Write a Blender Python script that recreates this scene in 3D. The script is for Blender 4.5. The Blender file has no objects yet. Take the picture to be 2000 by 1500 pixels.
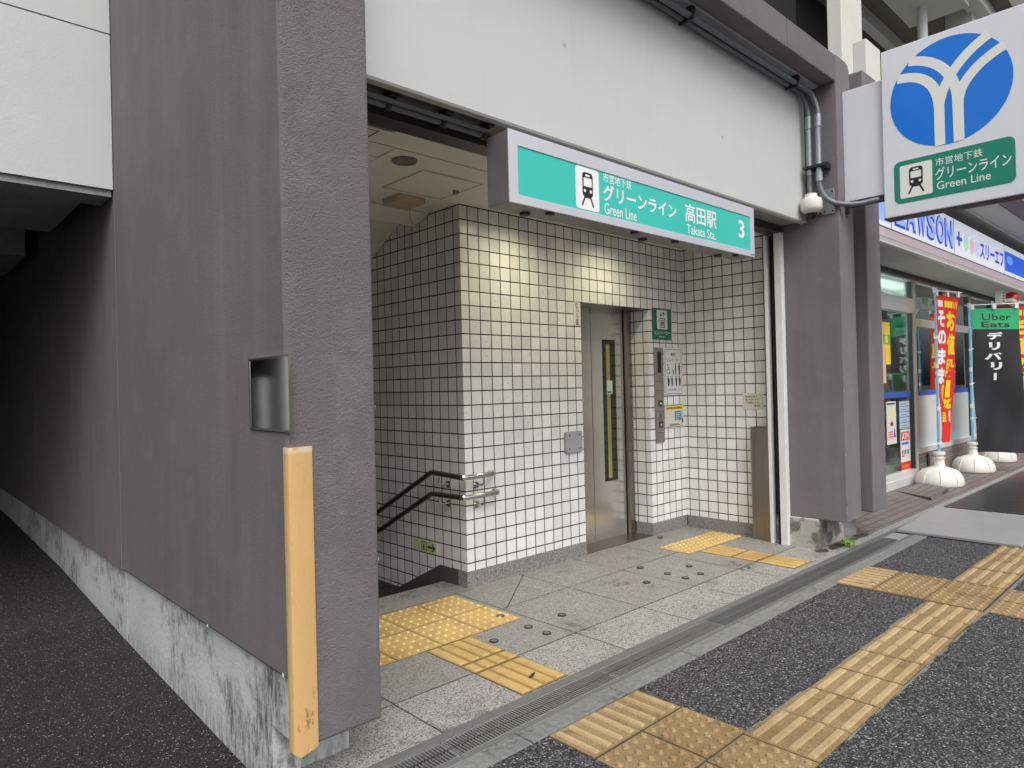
import bpy, bmesh, math, random
from mathutils import Vector, Matrix
random.seed(7)
sc = bpy.context.scene
COL = sc.collection
R = math.radians

def S(r, g, b):
    f = lambda c: c/12.92 if c <= .04045 else ((c+.055)/1.055)**2.4
    return (f(r/255), f(g/255), f(b/255), 1)

# ------------------------------------------------------------------ materials
class NT:
    def __init__(s, name):
        s.mat = bpy.data.materials.new(name); s.mat.use_nodes = True
        s.t = s.mat.node_tree; s.n = s.t.nodes; s.bsdf = s.n['Principled BSDF']
        s.pos = s.n.new('ShaderNodeNewGeometry').outputs['Position']
    def link(s, a, b): s.t.links.new(a, b)
    def put(s, sock, v):
        if isinstance(v, bpy.types.NodeSocket): s.link(v, sock)
        else: sock.default_value = v
    def math(s, op, a, b=0.0, c=0.0):
        n = s.n.new('ShaderNodeMath'); n.operation = op
        s.put(n.inputs[0], a); s.put(n.inputs[1], b); s.put(n.inputs[2], c)
        return n.outputs[0]
    def scale(s, v, xyz):
        n = s.n.new('ShaderNodeVectorMath'); n.operation = 'MULTIPLY'
        s.put(n.inputs[0], v); n.inputs[1].default_value = xyz
        return n.outputs[0]
    def noise(s, scale=5, detail=4, rough=.55, vec=None, out=0):
        n = s.n.new('ShaderNodeTexNoise'); s.link(vec if vec is not None else s.pos, n.inputs['Vector'])
        n.inputs['Scale'].default_value = scale; n.inputs['Detail'].default_value = detail; n.inputs['Roughness'].default_value = rough
        return n.outputs[out]
    def voro(s, scale, out='Distance', vec=None, feature='F1'):
        n = s.n.new('ShaderNodeTexVoronoi'); n.feature = feature
        s.link(vec if vec is not None else s.pos, n.inputs['Vector'])
        n.inputs['Scale'].default_value = scale
        return n.outputs[out]
    def sep(s, v):
        n = s.n.new('ShaderNodeSeparateXYZ'); s.link(v, n.inputs[0]); return n.outputs
    def comb(s, x, y, z):
        n = s.n.new('ShaderNodeCombineXYZ'); s.put(n.inputs[0], x); s.put(n.inputs[1], y); s.put(n.inputs[2], z); return n.outputs[0]
    def ramp(s, fac, stops, interp='LINEAR'):
        n = s.n.new('ShaderNodeValToRGB'); s.link(fac, n.inputs[0]); e = n.color_ramp.elements
        n.color_ramp.interpolation = interp
        while len(e) < len(stops): e.new(.5)
        for i, (p, c) in enumerate(stops):
            e[i].position = p; e[i].color = c if len(c) == 4 else (*c, 1)
        return n.outputs[0]
    def step(s, v, a, b):
        n = s.n.new('ShaderNodeMapRange'); n.interpolation_type = 'SMOOTHSTEP'; s.link(v, n.inputs[0])
        n.inputs[1].default_value = a; n.inputs[2].default_value = b
        return n.outputs[0]
    def mix(s, f, a, b, mode='MIX'):
        n = s.n.new('ShaderNodeMix'); n.data_type = 'RGBA'; n.blend_type = mode
        s.put(n.inputs[0], f); s.put(n.inputs[6], a); s.put(n.inputs[7], b)
        return n.outputs[2]
    def bump(s, h, strength=.3, dist=.01, prev=None):
        n = s.n.new('ShaderNodeBump'); n.inputs['Strength'].default_value = strength; n.inputs['Distance'].default_value = dist
        s.link(h, n.inputs['Height'])
        if prev is not None: s.link(prev, n.inputs['Normal'])
        s.link(n.outputs[0], s.bsdf.inputs['Normal']); return n.outputs[0]
    def done(s, col=None, rough=.6, metal=0, spec=.5):
        if col is not None: s.put(s.bsdf.inputs['Base Color'], col)
        s.put(s.bsdf.inputs['Roughness'], rough); s.bsdf.inputs['Metallic'].default_value = metal
        s.bsdf.inputs['Specular IOR Level'].default_value = spec
        return s.mat

def dk(c, k): return (c[0]*k, c[1]*k, c[2]*k, 1)

def plain(name, c, rough=.5, var=.12, vs=6, metal=0, bump=0, bs=60, spec=.5, bd=.004):
    t = NT(name); n = t.noise(vs, 5)
    col = t.mix(n, dk(c, 1-var), dk(c, 1+var))
    if bump: t.bump(t.noise(bs, 4), bump, bd)
    return t.done(col, rough, metal, spec)

def plaster(name, c, rough_amt, streak=.2):
    t = NT(name)
    big = t.noise(1.6, 5, .6)
    st = t.noise(1.0, 6, .7, t.scale(t.pos, (5.5, 5.5, .45)))
    col = t.mix(big, dk(c, .74), dk(c, 1.22))
    col = t.mix(t.math('MULTIPLY', t.step(t.noise(5, 7, .7), .5, .72), .35), col, dk(c, 1.45))
    col = t.mix(t.math('MULTIPLY', t.step(st, .45, .8), streak*1.7), col, dk((c[0]*1.12, c[1]*1.18, c[2]*1.1, 1), 1.3))
    col = t.mix(t.math('MULTIPLY', t.step(t.noise(1.3, 6, .65, t.scale(t.pos, (3.1, 3.1, .5))), .5, .8), streak*1.6), col, dk(c, .74))
    sp_ = t.noise(210, 2, .6)
    col = t.mix(t.math('MULTIPLY', sp_, .3), col, dk(c, .6))
    pits = t.step(t.voro(26), .0, .03)
    col = t.mix(t.math('MULTIPLY', t.math('SUBTRACT', 1.0, pits), .5), col, dk(c, .35))
    if rough_amt > .5:
        h = t.math('ADD', t.noise(190, 3, .65), t.math('MULTIPLY', t.noise(80, 2, .5), .4))
        t.bump(h, rough_amt, .011)
    else:
        h = t.math('ADD', t.noise(120, 3), t.math('MULTIPLY', t.noise(14, 3), .5))
        t.bump(h, rough_amt, .006)
    return t.done(col, .85, 0, .25)

PURPLE = (.184, .171, .179, 1)
M_ROUGH = plaster('purple_grey_rough_plaster', PURPLE, .75, .08)
M_SMOOTH = plaster('purple_grey_smooth_plaster', PURPLE, .22, .24)
M_WHITEW = None

def white_wall():
    t = NT('off_white_painted_wall'); c = (.52, .538, .522, 1)
    col = t.mix(t.noise(.9, 5, .6), dk(c, .93), dk(c, 1.06))
    v = t.voro(3.2); spots = t.math('SUBTRACT', 1.0, t.step(v, .012, .03))
    col = t.mix(t.math('MULTIPLY', spots, .45), col, (.25, .25, .26, 1))
    st = t.noise(1.0, 4, .6, t.scale(t.pos, (7, 7, .5)))
    col = t.mix(t.math('MULTIPLY', t.step(st, .55, .8), .18), col, dk(c, .75))
    for q, r_ in (((2.785, 2.5, 3.283), .022), ((4.43, 2.5, 3.16), .020)):
        n = t.n.new('ShaderNodeVectorMath'); n.operation = 'DISTANCE'; t.link(t.pos, n.inputs[0]); n.inputs[1].default_value = q
        dd = t.math('ADD', n.outputs['Value'], t.math('MULTIPLY', t.noise(60, 3), .025))
        col = t.mix(t.math('MULTIPLY', t.math('SUBTRACT', 1.0, t.step(dd, r_*.9, r_*1.6)), .6), col, (.28, .28, .28, 1))
    h = t.math('ADD', t.noise(70, 4), t.math('MULTIPLY', t.noise(7, 2), 1.0))
    t.bump(h, .22, .006)
    return t.done(col, .75, 0, .3)
M_WHITEW = white_wall()

def stained_concrete(name, c, dirt=.6):
    t = NT(name)
    base = t.mix(t.noise(3.5, 6, .65), dk(c, .75), dk(c, 1.2))
    st = t.noise(1.0, 8, .8, t.scale(t.pos, (34, 34, 7.0)))
    zz = t.sep(t.pos)[2]
    low = t.math('SUBTRACT', 1.0, t.step(zz, -.08, .16))
    area = t.math('MAXIMUM', t.step(t.noise(1.9, 7, .75), .47, .60), t.math('MULTIPLY', low, .8))
    msk = t.math('MULTIPLY', t.step(st, .38, .62), area)
    col = t.mix(t.math('MULTIPLY', msk, dirt), base, (.05, .055, .05, 1))
    sp = t.step(t.noise(60, 4, .7), .6, .75)
    col = t.mix(t.math('MULTIPLY', sp, .3), col, dk(c, .4))
    t.bump(t.math('ADD', t.noise(45, 5, .65), t.math('MULTIPLY', st, .4)), .5, .008)
    return t.done(col, .9, 0, .2)
M_PLINTH = stained_concrete('stained_concrete', (.60, .63, .61, 1), .9)
M_CONC = stained_concrete('grey_concrete', (.30, .31, .30, 1), .3)
M_KERB = stained_concrete('kerb_concrete', (.235, .24, .23, 1), .7)

def asphalt(name, lo, hi, speck, scale, warm=(1, 1, 1)):
    t = NT(name)
    cell = t.voro(scale, 'Color'); v = t.sep(cell)[0]
    def g(k): return (k*warm[0], k*warm[1], k*warm[2], 1)
    col = t.ramp(v, [(0, g(lo*.35)), (.35, g(lo)), (.72, g(hi)), (.9, g(hi*1.7)), (.97, g(hi*2.3)), (.985, g(speck))])
    d = t.voro(scale)
    col = t.mix(t.step(d, .45, .8), col, g(lo*.35))
    big = t.noise(1.3, 4, .6)
    col = t.mix(t.math('MULTIPLY', big, .6), col, dk((1, 1, 1, 1), .6), 'MULTIPLY')
    gum = t.math('SUBTRACT', 1.0, t.step(t.math('ADD', t.voro(2.3), t.math('MULTIPLY', t.noise(25, 3), .03)), .035, .06))
    col = t.mix(t.math('MULTIPLY', gum, .55), col, g(lo*.45))
    pat = t.step(t.noise(.55, 6, .7), .52, .6)
    col = t.mix(t.math('MULTIPLY', pat, .22), col, g(hi*1.2))
    t.bump(t.math('SUBTRACT', 1.0, d), .9, .008)
    return t.done(col, .8, 0, .35)
M_ASPH = asphalt('coarse_permeable_asphalt', .066, .125, .42, 118, (1, 1.0, 1.05))
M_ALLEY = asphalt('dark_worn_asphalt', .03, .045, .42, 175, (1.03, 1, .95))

def granite(name, c, dark, dirt):
    t = NT(name)
    v = t.sep(t.voro(185, 'Color'))[0]
    v2 = t.sep(t.voro(330, 'Color'))[1]
    col = t.ramp(v, [(0, dk(c, dark)), (.16, dk(c, dark*1.2)), (.24, dk(c, .85)), (.7, c), (1, dk(c, 1.45))])
    col = t.mix(t.math('MULTIPLY', t.step(v2, .75, .9), .5), col, dk(c, .5))
    n = t.noise(2.4, 6, .65)
    st = t.math('MULTIPLY', t.step(n, .535, .72), t.step(t.noise(22, 5, .7), .40, .60))
    col = t.mix(t.math('MULTIPLY', st, dirt), col, (.03, .03, .028, 1))
    col = t.mix(t.math('MULTIPLY', t.noise(.8, 3), .35), col, (.7, .7, .68, 1), 'MULTIPLY')
    t.bump(t.noise(170, 3), .12, .003)
    return t.done(col, t.math('ADD', .45, t.math('MULTIPLY', t.noise(5, 3), .25)), 0, .45)
M_GRAN = granite('grey_granite', (.285, .28, .262, 1), .4, .8)
M_GRANL = granite('light_flamed_granite', (.345, .345, .33, 1), .22, .9)
M_SKIRT = granite('granite_skirting', (.27, .27, .265, 1), .3, .2)

def tile(name, axis, u0):
    t = NT(name); p = .1025
    xyz = t.sep(t.pos)
    u = t.math('DIVIDE', t.math('SUBTRACT', xyz[0 if axis == 'X' else 1], u0), p)
    v = t.math('DIVIDE', t.math('SUBTRACT', xyz[2], .0695), p)
    fu = t.math('FRACT', u); fv = t.math('FRACT', v)
    du = t.math('MINIMUM', fu, t.math('SUBTRACT', 1.0, fu)); dv = t.math('MINIMUM', fv, t.math('SUBTRACT', 1.0, fv))
    d = t.math('MINIMUM', du, dv)
    g = t.step(d, .034, .05)
    w = t.n.new('ShaderNodeTexWhiteNoise'); t.link(t.comb(t.math('FLOOR', u), t.math('FLOOR', v), 3.0), w.inputs['Vector'])
    c = (.83, .84, .85, 1)
    col = t.mix(w.outputs['Value'], dk(c, .86), dk(c, 1.06))
    col = t.mix(t.math('MULTIPLY', t.step(t.noise(14, 5, .7), .55, .75), .18), col, (.42, .40, .35, 1))
    col = t.mix(t.math('MULTIPLY', t.noise(2.2, 4), .22), col, (.55, .53, .47, 1))
    cx = t.math('SUBTRACT', fu, .5); cy = t.math('SUBTRACT', fv, .5)
    rr_ = t.math('SQRT', t.math('ADD', t.math('MULTIPLY', cx, cx), t.math('MULTIPLY', cy, cy)))
    wc = t.sep(w.outputs['Color'])
    dot = t.math('MULTIPLY', t.math('SUBTRACT', 1.0, t.step(rr_, .02, .055)), t.math('MULTIPLY', t.step(wc[1], .6, .8), t.step(t.noise(.9, 2), .48, .6)))
    col = t.mix(t.math('MULTIPLY', dot, .65), col, (.12, .11, .1, 1))
    gr = t.mix(t.noise(9, 3), (.008, .008, .008, 1), (.03, .029, .026, 1))
    col = t.mix(g, gr, col)
    h = t.math('ADD', t.step(d, .02, .07), t.math('MULTIPLY', t.noise(16, 2), .06))
    h = t.math('ADD', h, t.math('MULTIPLY', wc[2], .03))
    t.bump(h, .5, .003)
    return t.done(col, t.math('SUBTRACT', .75, t.math('MULTIPLY', g, .53)), 0, .5)
M_TILEX = tile('white_square_wall_tiles', 'X', 3.142)
M_TILEY = tile('white_square_return_tiles', 'Y', 3.875)
M_TILEJ = tile('white_square_jamb_tiles', 'Y', 3.91)

def tactile(name, c, dirt):
    t = NT(name)
    col = t.mix(t.noise(6, 5, .65), dk(c, .78), dk(c, 1.15))
    sp = t.sep(t.voro(230, 'Color'))[0]
    col = t.mix(t.math('MULTIPLY', t.step(sp, .72, .9), dirt), col, dk(c, .45))
    big = t.noise(1.7, 5, .65)
    col = t.mix(1.0, col, t.ramp(big, [(.3, (.72, .66, .58)), (.55, (1, 1, 1)), (.75, (1.1, 1.08, 1.04))]), 'MULTIPLY')
    n = t.step(t.noise(9, 6, .7), .54, .72)
    col = t.mix(t.math('MULTIPLY', n, dirt), col, (.10, .075, .045, 1))
    blot = t.math('SUBTRACT', 1.0, t.step(t.voro(4.1), .05, .085))
    col = t.mix(t.math('MULTIPLY', blot, dirt*.7), col, (.05, .04, .035, 1))
    t.bump(t.noise(120, 4), .25, .003)
    return t.done(col, .8, 0, .3)
M_TACO = tactile('weathered_ochre_tactile', (.31, .222, .112, 1), .75)
M_TACR = tactile('worn_pale_tactile_rib', (.46, .35, .195, 1), .35)
M_BED = plain('dark_joint_bed', (.05, .043, .032, 1), .9, .3, 20)
M_TACY = tactile('bright_yellow_tactile', (.55, .385, .15, 1), .3)
M_TACYD = tactile('dirty_yellow_tactile_groove', (.34, .225, .08, 1), .35)
M_TACYL = tactile('worn_yellow_tactile_dot', (.70, .53, .25, 1), .1)

def bricks(name, c):
    t = NT(name)
    b = t.n.new('ShaderNodeTexBrick'); t.link(t.pos, b.inputs['Vector'])
    b.inputs['Scale'].default_value = 1; b.inputs['Brick Width'].default_value = .21; b.inputs['Row Height'].default_value = .105
    b.inputs['Mortar Size'].default_value = .007; b.inputs['Color1'].default_value = dk(c, .85); b.inputs['Color2'].default_value = dk(c, 1.1); b.inputs['Mortar'].default_value = dk(c, .4)
    col = t.mix(t.math('MULTIPLY', t.noise(5, 5), .4), b.outputs[0], dk(c, .6))
    t.bump(t.math('SUBTRACT', 1.0, b.outputs[1]), .4, .004)
    return t.done(col, .8, 0, .3)
M_BRICK = bricks('brown_brick_pavers', (.205, .175, .165, 1))

def dado():
    t = NT('taupe_dado_tiles'); c = (.20, .165, .15, 1); x = t.sep(t.pos)
    b = t.n.new('ShaderNodeTexBrick'); t.link(t.comb(x[0], x[2], 0.0), b.inputs['Vector'])
    b.inputs['Scale'].default_value = 1; b.inputs['Brick Width'].default_value = .6; b.inputs['Row Height'].default_value = .11
    b.inputs['Mortar Size'].default_value = .006; b.inputs['Color1'].default_value = c; b.inputs['Color2'].default_value = dk(c, .9); b.inputs['Mortar'].default_value = dk(c, 1.7)
    return t.done(b.outputs[0], .5)
M_DADO = dado()

def steel(name, c=(.42, .40, .375, 1), rough=.3, axis=(300, 300, 4)):
    t = NT(name)
    n = t.noise(1, 3, .6, t.scale(t.pos, axis))
    col = t.mix(n, dk(c, .8), dk(c, 1.15))
    big = t.noise(2.5, 4)
    t.bump(n, .06, .002)
    return t.done(t.mix(t.math('MULTIPLY', big, .3), col, dk(c, .75)), t.math('ADD', rough-.04, t.math('MULTIPLY', big, .08)), 1)
M_STEEL = steel('brushed_stainless')
M_STEELW = steel('warm_stainless', (.36, .32, .28, 1), .32)
M_DOOR = steel('elevator_door_steel', (.66, .65, .62, 1), .2)
M_DOOR.node_tree.nodes['Principled BSDF'].inputs['Metallic'].default_value = .8
M_POL = steel('polished_stainless', (.62, .61, .58, 1), .16, (20, 20, 20))
M_GALV = plain('galvanised_conduit', (.33, .36, .37, 1), .45, .25, 25, .55)
M_DPIPE = plain('dusty_dark_conduit', (.15, .165, .175, 1), .5, .3, 20, .3)
M_DARK = plain('dark_painted_metal', (.018, .019, .021, 1), .55, .2)
M_BLACK = plain('black', (.008, .008, .009, 1), .5, .1)
M_SLOT = plain('dark_shutter_steel', (.06, .06, .06, 1), .5, .3, 8, .3)
M_WHITE = plain('white_paint', (.72, .735, .74, 1), .45, .06, 5)
M_RAIL = plain('chipped_white_rail_paint', (.70, .71, .71, 1), .5, .1, 14, bump=.1)
M_CREAM = plain('cream_painted_concrete', (.64, .65, .60, 1), .7, .08, 2.5, bump=.1)
M_CEIL = plain('cream_ceiling_board', (.82, .81, .74, 1), .75, .06, 2)
M_CEILD = plain('grey_ceiling_metal', (.2, .2, .185, 1), .5, .1)
M_TAN = plain('yellowed_plastic', (.55, .44, .28, 1), .55, .15)
M_YGUARD = NT('worn_yellow_rubber')
def _yg():
    t = M_YGUARD; c = (.62, .395, .165, 1)
    col = t.mix(t.noise(4, 5), dk(c, .9), dk(c, 1.1))
    z = t.sep(t.pos)[2]
    scr = t.step(t.noise(1, 7, .75, t.scale(t.pos, (38, 38, 14))), .54, .66)
    low = t.math('MULTIPLY', scr, t.math('ADD', .12, t.math('SUBTRACT', .8, t.math('MULTIPLY', t.step(z, .2, .5), .8))))
    col = t.mix(low, col, (.16, .085, .03, 1))
    top = t.math('MULTIPLY', t.step(z, 1.205, 1.222), t.step(t.noise(35, 4), .35, .5))
    col = t.mix(top, col, (.66, .54, .36, 1))
    t.bump(t.noise(50, 4), .12, .003)
    return t.done(col, .55, 0, .4)
M_YGUARD = _yg()
M_SIGNF = plain('silver_grey_sign_frame', (.60, .61, .66, 1), .38, .06, 4, .25)
M_SIGNW = plain('white_sign_enamel', (.70, .725, .765, 1), .35, .05, 2)
M_TEAL = plain('teal_green_sign_face', S(56, 190, 176), .22, .03, 2)
M_GREEN = plain('sign_green', S(26, 132, 108), .3, .04, 3)
M_DGREEN = plain('dark_sign_green', S(20, 110, 88), .4, .04, 3)
M_BLUE = plain('emblem_blue', S(22, 118, 220), .3, .05, 2)
M_TXTW = plain('white_lettering', (.82, .83, .83, 1), .4, .02)
M_LOGOW = plain('emblem_off_white', (.78, .79, .75, 1), .4, .03)
M_TXTK = plain('black_lettering', (.012, .012, .015, 1), .5, .05)
M_NAVY = plain('navy_print', S(24, 36, 92), .5, .05)
M_PAPER = plain('white_notice_plate', (.70, .72, .71, 1), .4, .03)
M_PAPERC = plain('cream_notice_plate', (.66, .64, .56, 1), .45, .05)
M_YEL = plain('yellow_print', S(245, 215, 40), .45, .04)
M_RED = plain('red_cloth', S(222, 38, 30), .7, .08, 5)
M_FYEL = plain('yellow_flag_print', S(250, 212, 20), .7, .05)
M_FWHT = plain('white_flag_print', (.78, .76, .78, 1), .7, .04)
M_FGRN = plain('green_flag_cloth', S(40, 172, 112), .7, .08, 5)
M_FBLK = plain('black_flag_cloth', (.012, .013, .016, 1), .65, .2, 5)
M_LBLUE = plain('pale_blue_pole', S(120, 180, 220), .35, .05)
M_BASE = plain('white_plastic_base', (.70, .69, .64, 1), .5, .12, 9)
M_GREYBOX = plain('grey_plastic', (.33, .345, .36, 1), .45, .05)
M_EXIT = plain('pale_green_exit_plate', S(196, 208, 158), .5, .05)
M_ALU = plain('silver_window_frame', (.62, .62, .62, 1), .4, .08, 5, .1)
M_MAT = plain('grey_rubber_sheet', (.285, .295, .295, 1), .42, .12, 4, bump=.1, bs=15)
M_DMAT = plain('black_rubber_sheet', (.016, .017, .018, 1), .35, .3, 4, bump=.4, bs=6, bd=.02)
M_LEAF = plain('weed_leaf', S(128, 165, 62), .6, .25, 30)
M_SHELF = plain('shop_fittings', (.35, .36, .36, 1), .5, .3, 3)
M_BLUESTR = plain('blue_window_band', S(50, 95, 190), .4, .08)
M_MAROON = plain('maroon_board', S(118, 42, 52), .5, .05)
M_PINK = plain('pale_pink_band', (.80, .66, .70, 1), .35, .06)
M_LAVB = None
M_CONCD = plain('olive_grey_concrete', (.16, .155, .13, 1), .85, .2, 1.5)
M_DARKW = plain('near_black_grey', (.032, .031, .03, 1), .6, .15, 1)
M_STEP = plain('dark_stair_granite', (.07, .07, .068, 1), .6, .2, 60)
M_REDLAMP = plain('red_lamp_lens', S(190, 40, 40), .25, .05)
M_ORANGE = plain('orange_print', S(235, 140, 50), .5, .05)

def emit(name, c, st):
    m = bpy.data.materials.new(name); m.use_nodes = True; nt = m.node_tree
    b = nt.nodes['Principled BSDF']; b.inputs['Base Color'].default_value = (.8, .8, .8, 1)
    b.inputs['Emission Color'].default_value = c; b.inputs['Emission Strength'].default_value = st
    return m
M_LAVB = None
M_LAMPW = emit('warm_lamp_lens', (1, .82, .5, 1), 6)
M_TUBE = emit('shop_fluorescent', (.95, 1, .95, 1), 30)
def lit(name, c, st):
    m = emit(name, c, st); m.node_tree.nodes['Principled BSDF'].inputs['Base Color'].default_value = c; return m
M_LITW = emit('backlit_white_panel', (.80, .86, 1, 1), .32)

M_LAVB = lit('backlit_pale_blue_letter', S(150, 178, 248), .42)
def glass(name, tint, k=1.0):
    m = bpy.data.materials.new(name); m.use_nodes = True; nt = m.node_tree; nt.nodes.clear()
    o = nt.nodes.new('ShaderNodeOutputMaterial'); mx = nt.nodes.new('ShaderNodeMixShader')
    tr = nt.nodes.new('ShaderNodeBsdfTransparent'); tr.inputs[0].default_value = tint
    gl = nt.nodes.new('ShaderNodeBsdfGlossy'); gl.inputs['Roughness'].default_value = .015; gl.inputs[0].default_value = (.95, .98, .97, 1)
    fr = nt.nodes.new('ShaderNodeFresnel'); fr.inputs[0].default_value = 1.5
    mm = nt.nodes.new('ShaderNodeMath'); mm.operation = 'MULTIPLY'; mm.use_clamp = True; mm.inputs[1].default_value = k
    nt.links.new(fr.outputs[0], mm.inputs[0]); nt.links.new(mm.outputs[0], mx.inputs[0])
    nt.links.new(tr.outputs[0], mx.inputs[1]); nt.links.new(gl.outputs[0], mx.inputs[2]); nt.links.new(mx.outputs[0], o.inputs[0])
    return m
M_GLASS = glass('shop_window_glass', (.84, .93, .90, 1), .8)
M_GLASSR = glass('reflective_shop_glass', (.75, .86, .83, 1), 2.1)
M_REFL = plain('pale_street_reflection', (.66, .75, .73, 1), .12, .05, 2)  # pale tone painted in for the street mirrored in the shop glass
M_DGLASS = NT('dark_door_glass').done((.012, .014, .01, 1), .06, 0, .6)
M_MIRROR = NT('dark_polished_plate').done((.62, .64, .68, 1), .075, 1)

# ------------------------------------------------------------------ mesh builder
class Fr:
    def __init__(s, o, u, v):
        s.o = Vector(o); s.u = Vector(u); s.v = Vector(v); s.w = s.u.cross(s.v)
    def __call__(s, a, b, c=0): return s.o + s.u*a + s.v*b + s.w*c
def FY(y): return Fr((0, y, 0), (1, 0, 0), (0, 0, 1))        # surface facing the street (-Y): u = X, v = Z
def FX(x): return Fr((x, 0, 0), (0, -1, 0), (0, 0, 1))       # surface facing -X: u = -Y, v = Z
def FZ(z): return Fr((0, 0, z), (1, 0, 0), (0, 1, 0))

def rr(x0, y0, x1, y1, r, n=5):
    p = []
    for cx, cy, a in ((x1-r, y0+r, -90), (x1-r, y1-r, 0), (x0+r, y1-r, 90), (x0+r, y0+r, 180)):
        for k in range(n+1):
            t = R(a+90*k/n); p.append((cx+r*math.cos(t), cy+r*math.sin(t)))
    return p
def circ(cx, cy, r, n=32, ry=None):
    return [(cx+r*math.cos(2*math.pi*k/n), cy+(ry or r)*math.sin(2*math.pi*k/n)) for k in range(n)]

class MB:
    def __init__(s): s.v = []; s.f = []; s.m = []
    def add(s, vs, fs, m=0):
        b = len(s.v); s.v += [Vector(v) for v in vs]
        for f in fs: s.f.append([b+i for i in f]); s.m.append(m)
        return s
    def box(s, x0, x1, y0, y1, z0, z1, m=0):
        v = [(x, y, z) for z in (z0, z1) for y in (y0, y1) for x in (x0, x1)]
        return s.add(v, [(0, 2, 3, 1), (4, 5, 7, 6), (0, 1, 5, 4), (2, 6, 7, 3), (0, 4, 6, 2), (1, 3, 7, 5)], m)
    def fbox(s, F, u0, u1, v0, v1, w0, w1, m=0):
        v = [F(a, b, c) for c in (w0, w1) for b in (v0, v1) for a in (u0, u1)]
        return s.add(v, [(0, 2, 3, 1), (4, 5, 7, 6), (0, 1, 5, 4), (2, 6, 7, 3), (0, 4, 6, 2), (1, 3, 7, 5)], m)
    def prism(s, F, pts, w0, w1, m=0):
        n = len(pts); v = [F(a, b, w0) for a, b in pts]+[F(a, b, w1) for a, b in pts]
        fs = [tuple(range(n))[::-1], tuple(range(n, 2*n))]+[(i, (i+1) % n, n+(i+1) % n, n+i) for i in range(n)]
        return s.add(v, fs, m)
    def sheet(s, F, pts, w, m=0):
        return s.add([F(a, b, w) for a, b in pts], [tuple(range(len(pts)))], m)
    def ring(s, F, outer, inner, w0, w1, m=0):
        n = len(outer); v = []
        for pts, w in ((outer, w0), (outer, w1), (inner, w1), (inner, w0)): v += [F(a, b, w) for a, b in pts]
        fs = []
        for k in range(4):
            a = k*n; b = ((k+1) % 4)*n
            fs += [(a+i, a+(i+1) % n, b+(i+1) % n, b+i) for i in range(n)]
        return s.add(v, fs, m)
    def tube(s, path, r, n=10, m=0, caps=True):
        path = [Vector(p) for p in path]; rings = []; prev = None
        for i, p in enumerate(path):
            d = (path[min(i+1, len(path)-1)]-path[max(i-1, 0)]).normalized()
            if prev is None:
                a = Vector((0, 0, 1)) if abs(d.z) < .9 else Vector((1, 0, 0)); e1 = d.cross(a).normalized()
            else: e1 = (prev-d*prev.dot(d)).normalized()
            prev = e1; e2 = d.cross(e1); rad = r[i] if isinstance(r, (list, tuple)) else r
            rings.append([p+(e1*math.cos(2*math.pi*k/n)+e2*math.sin(2*math.pi*k/n))*rad for k in range(n)])
        v = [q for rg in rings for q in rg]; fs = []
        for i in range(len(rings)-1):
            fs += [(i*n+k, i*n+(k+1) % n, (i+1)*n+(k+1) % n, (i+1)*n+k) for k in range(n)]
        if caps: fs += [tuple(range(n))[::-1], tuple(range((len(rings)-1)*n, len(rings)*n))]
        return s.add(v, fs, m)
    def lathe(s, c, prof, n=28, m=0, axis='Z'):
        c = Vector(c); v = []
        for r, h in prof:
            for k in range(n):
                a = 2*math.pi*k/n
                if axis == 'Z': v.append(c+Vector((r*math.cos(a), r*math.sin(a), h)))
                elif axis == 'X': v.append(c+Vector((h, r*math.cos(a), r*math.sin(a))))
                else: v.append(c+Vector((r*math.cos(a), h, r*math.sin(a))))
        fs = []
        for i in range(len(prof)-1):
            fs += [(i*n+k, i*n+(k+1) % n, (i+1)*n+(k+1) % n, (i+1)*n+k) for k in range(n)]
        fs += [tuple(range(n))[::-1], tuple(range((len(prof)-1)*n, len(prof)*n))]
        return s.add(v, fs, m)
    def stroke(s, F, pts, wd, w, m=0, thick=.0006):
        P = [Vector((a, b)) for a, b in pts]; L = []; Rr = []
        for i, p in enumerate(P):
            d = (P[min(i+1, len(P)-1)]-P[max(i-1, 0)]).normalized(); nn = Vector((-d.y, d.x))*(wd/2)
            L.append(p+nn); Rr.append(p-nn)
        v = [F(a.x, a.y, w) for a in L]+[F(a.x, a.y, w) for a in Rr]; n = len(P)
        return s.add(v, [(i, n+i, n+i+1, i+1) for i in range(n-1)], m)
    def text(s, F, body, u0, v0, u1, v1, w, m=0, bold=.0, shear=0):
        vs, fs = text_mesh(body, bold)
        xs = [a.x for a in vs]; ys = [a.y for a in vs]; x0, x1, y0, y1 = min(xs), max(xs), min(ys), max(ys)
        sx = (u1-u0)/(x1-x0); sy = (v1-v0)/(y1-y0)
        return s.add([F(u0+(a.x-x0)*sx+shear*(a.y-y0)*sy, v0+(a.y-y0)*sy, w) for a in vs], fs, m)
    def build(s, name, mats, parent=None, root=None, base=None, bevel=0, smooth=None):
        if not isinstance(mats, (list, tuple)): mats = [mats]
        root = root or parent
        while root is not None and root.parent is not None: root = root.parent
        b = Vector(root.location) if root is not None else Vector(base if base is not None else (0, 0, 0))
        me = bpy.data.meshes.new(name)
        me.from_pydata([tuple(v-b) for v in s.v], [], s.f)
        for mt in mats: me.materials.append(mt)
        me.polygons.foreach_set('material_index', s.m)
        bm = bmesh.new(); bm.from_mesh(me)
        if bevel:
            ed = [e for e in bm.edges if len(e.link_faces) == 2 and e.calc_face_angle(0) > .6]
            bmesh.ops.bevel(bm, geom=ed, offset=bevel, segments=2, affect='EDGES', profile=.5, clamp_overlap=True)
        bmesh.ops.recalc_face_normals(bm, faces=[f for f in bm.faces if len(f.verts) > 2])
        bm.to_mesh(me); bm.free()
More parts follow.
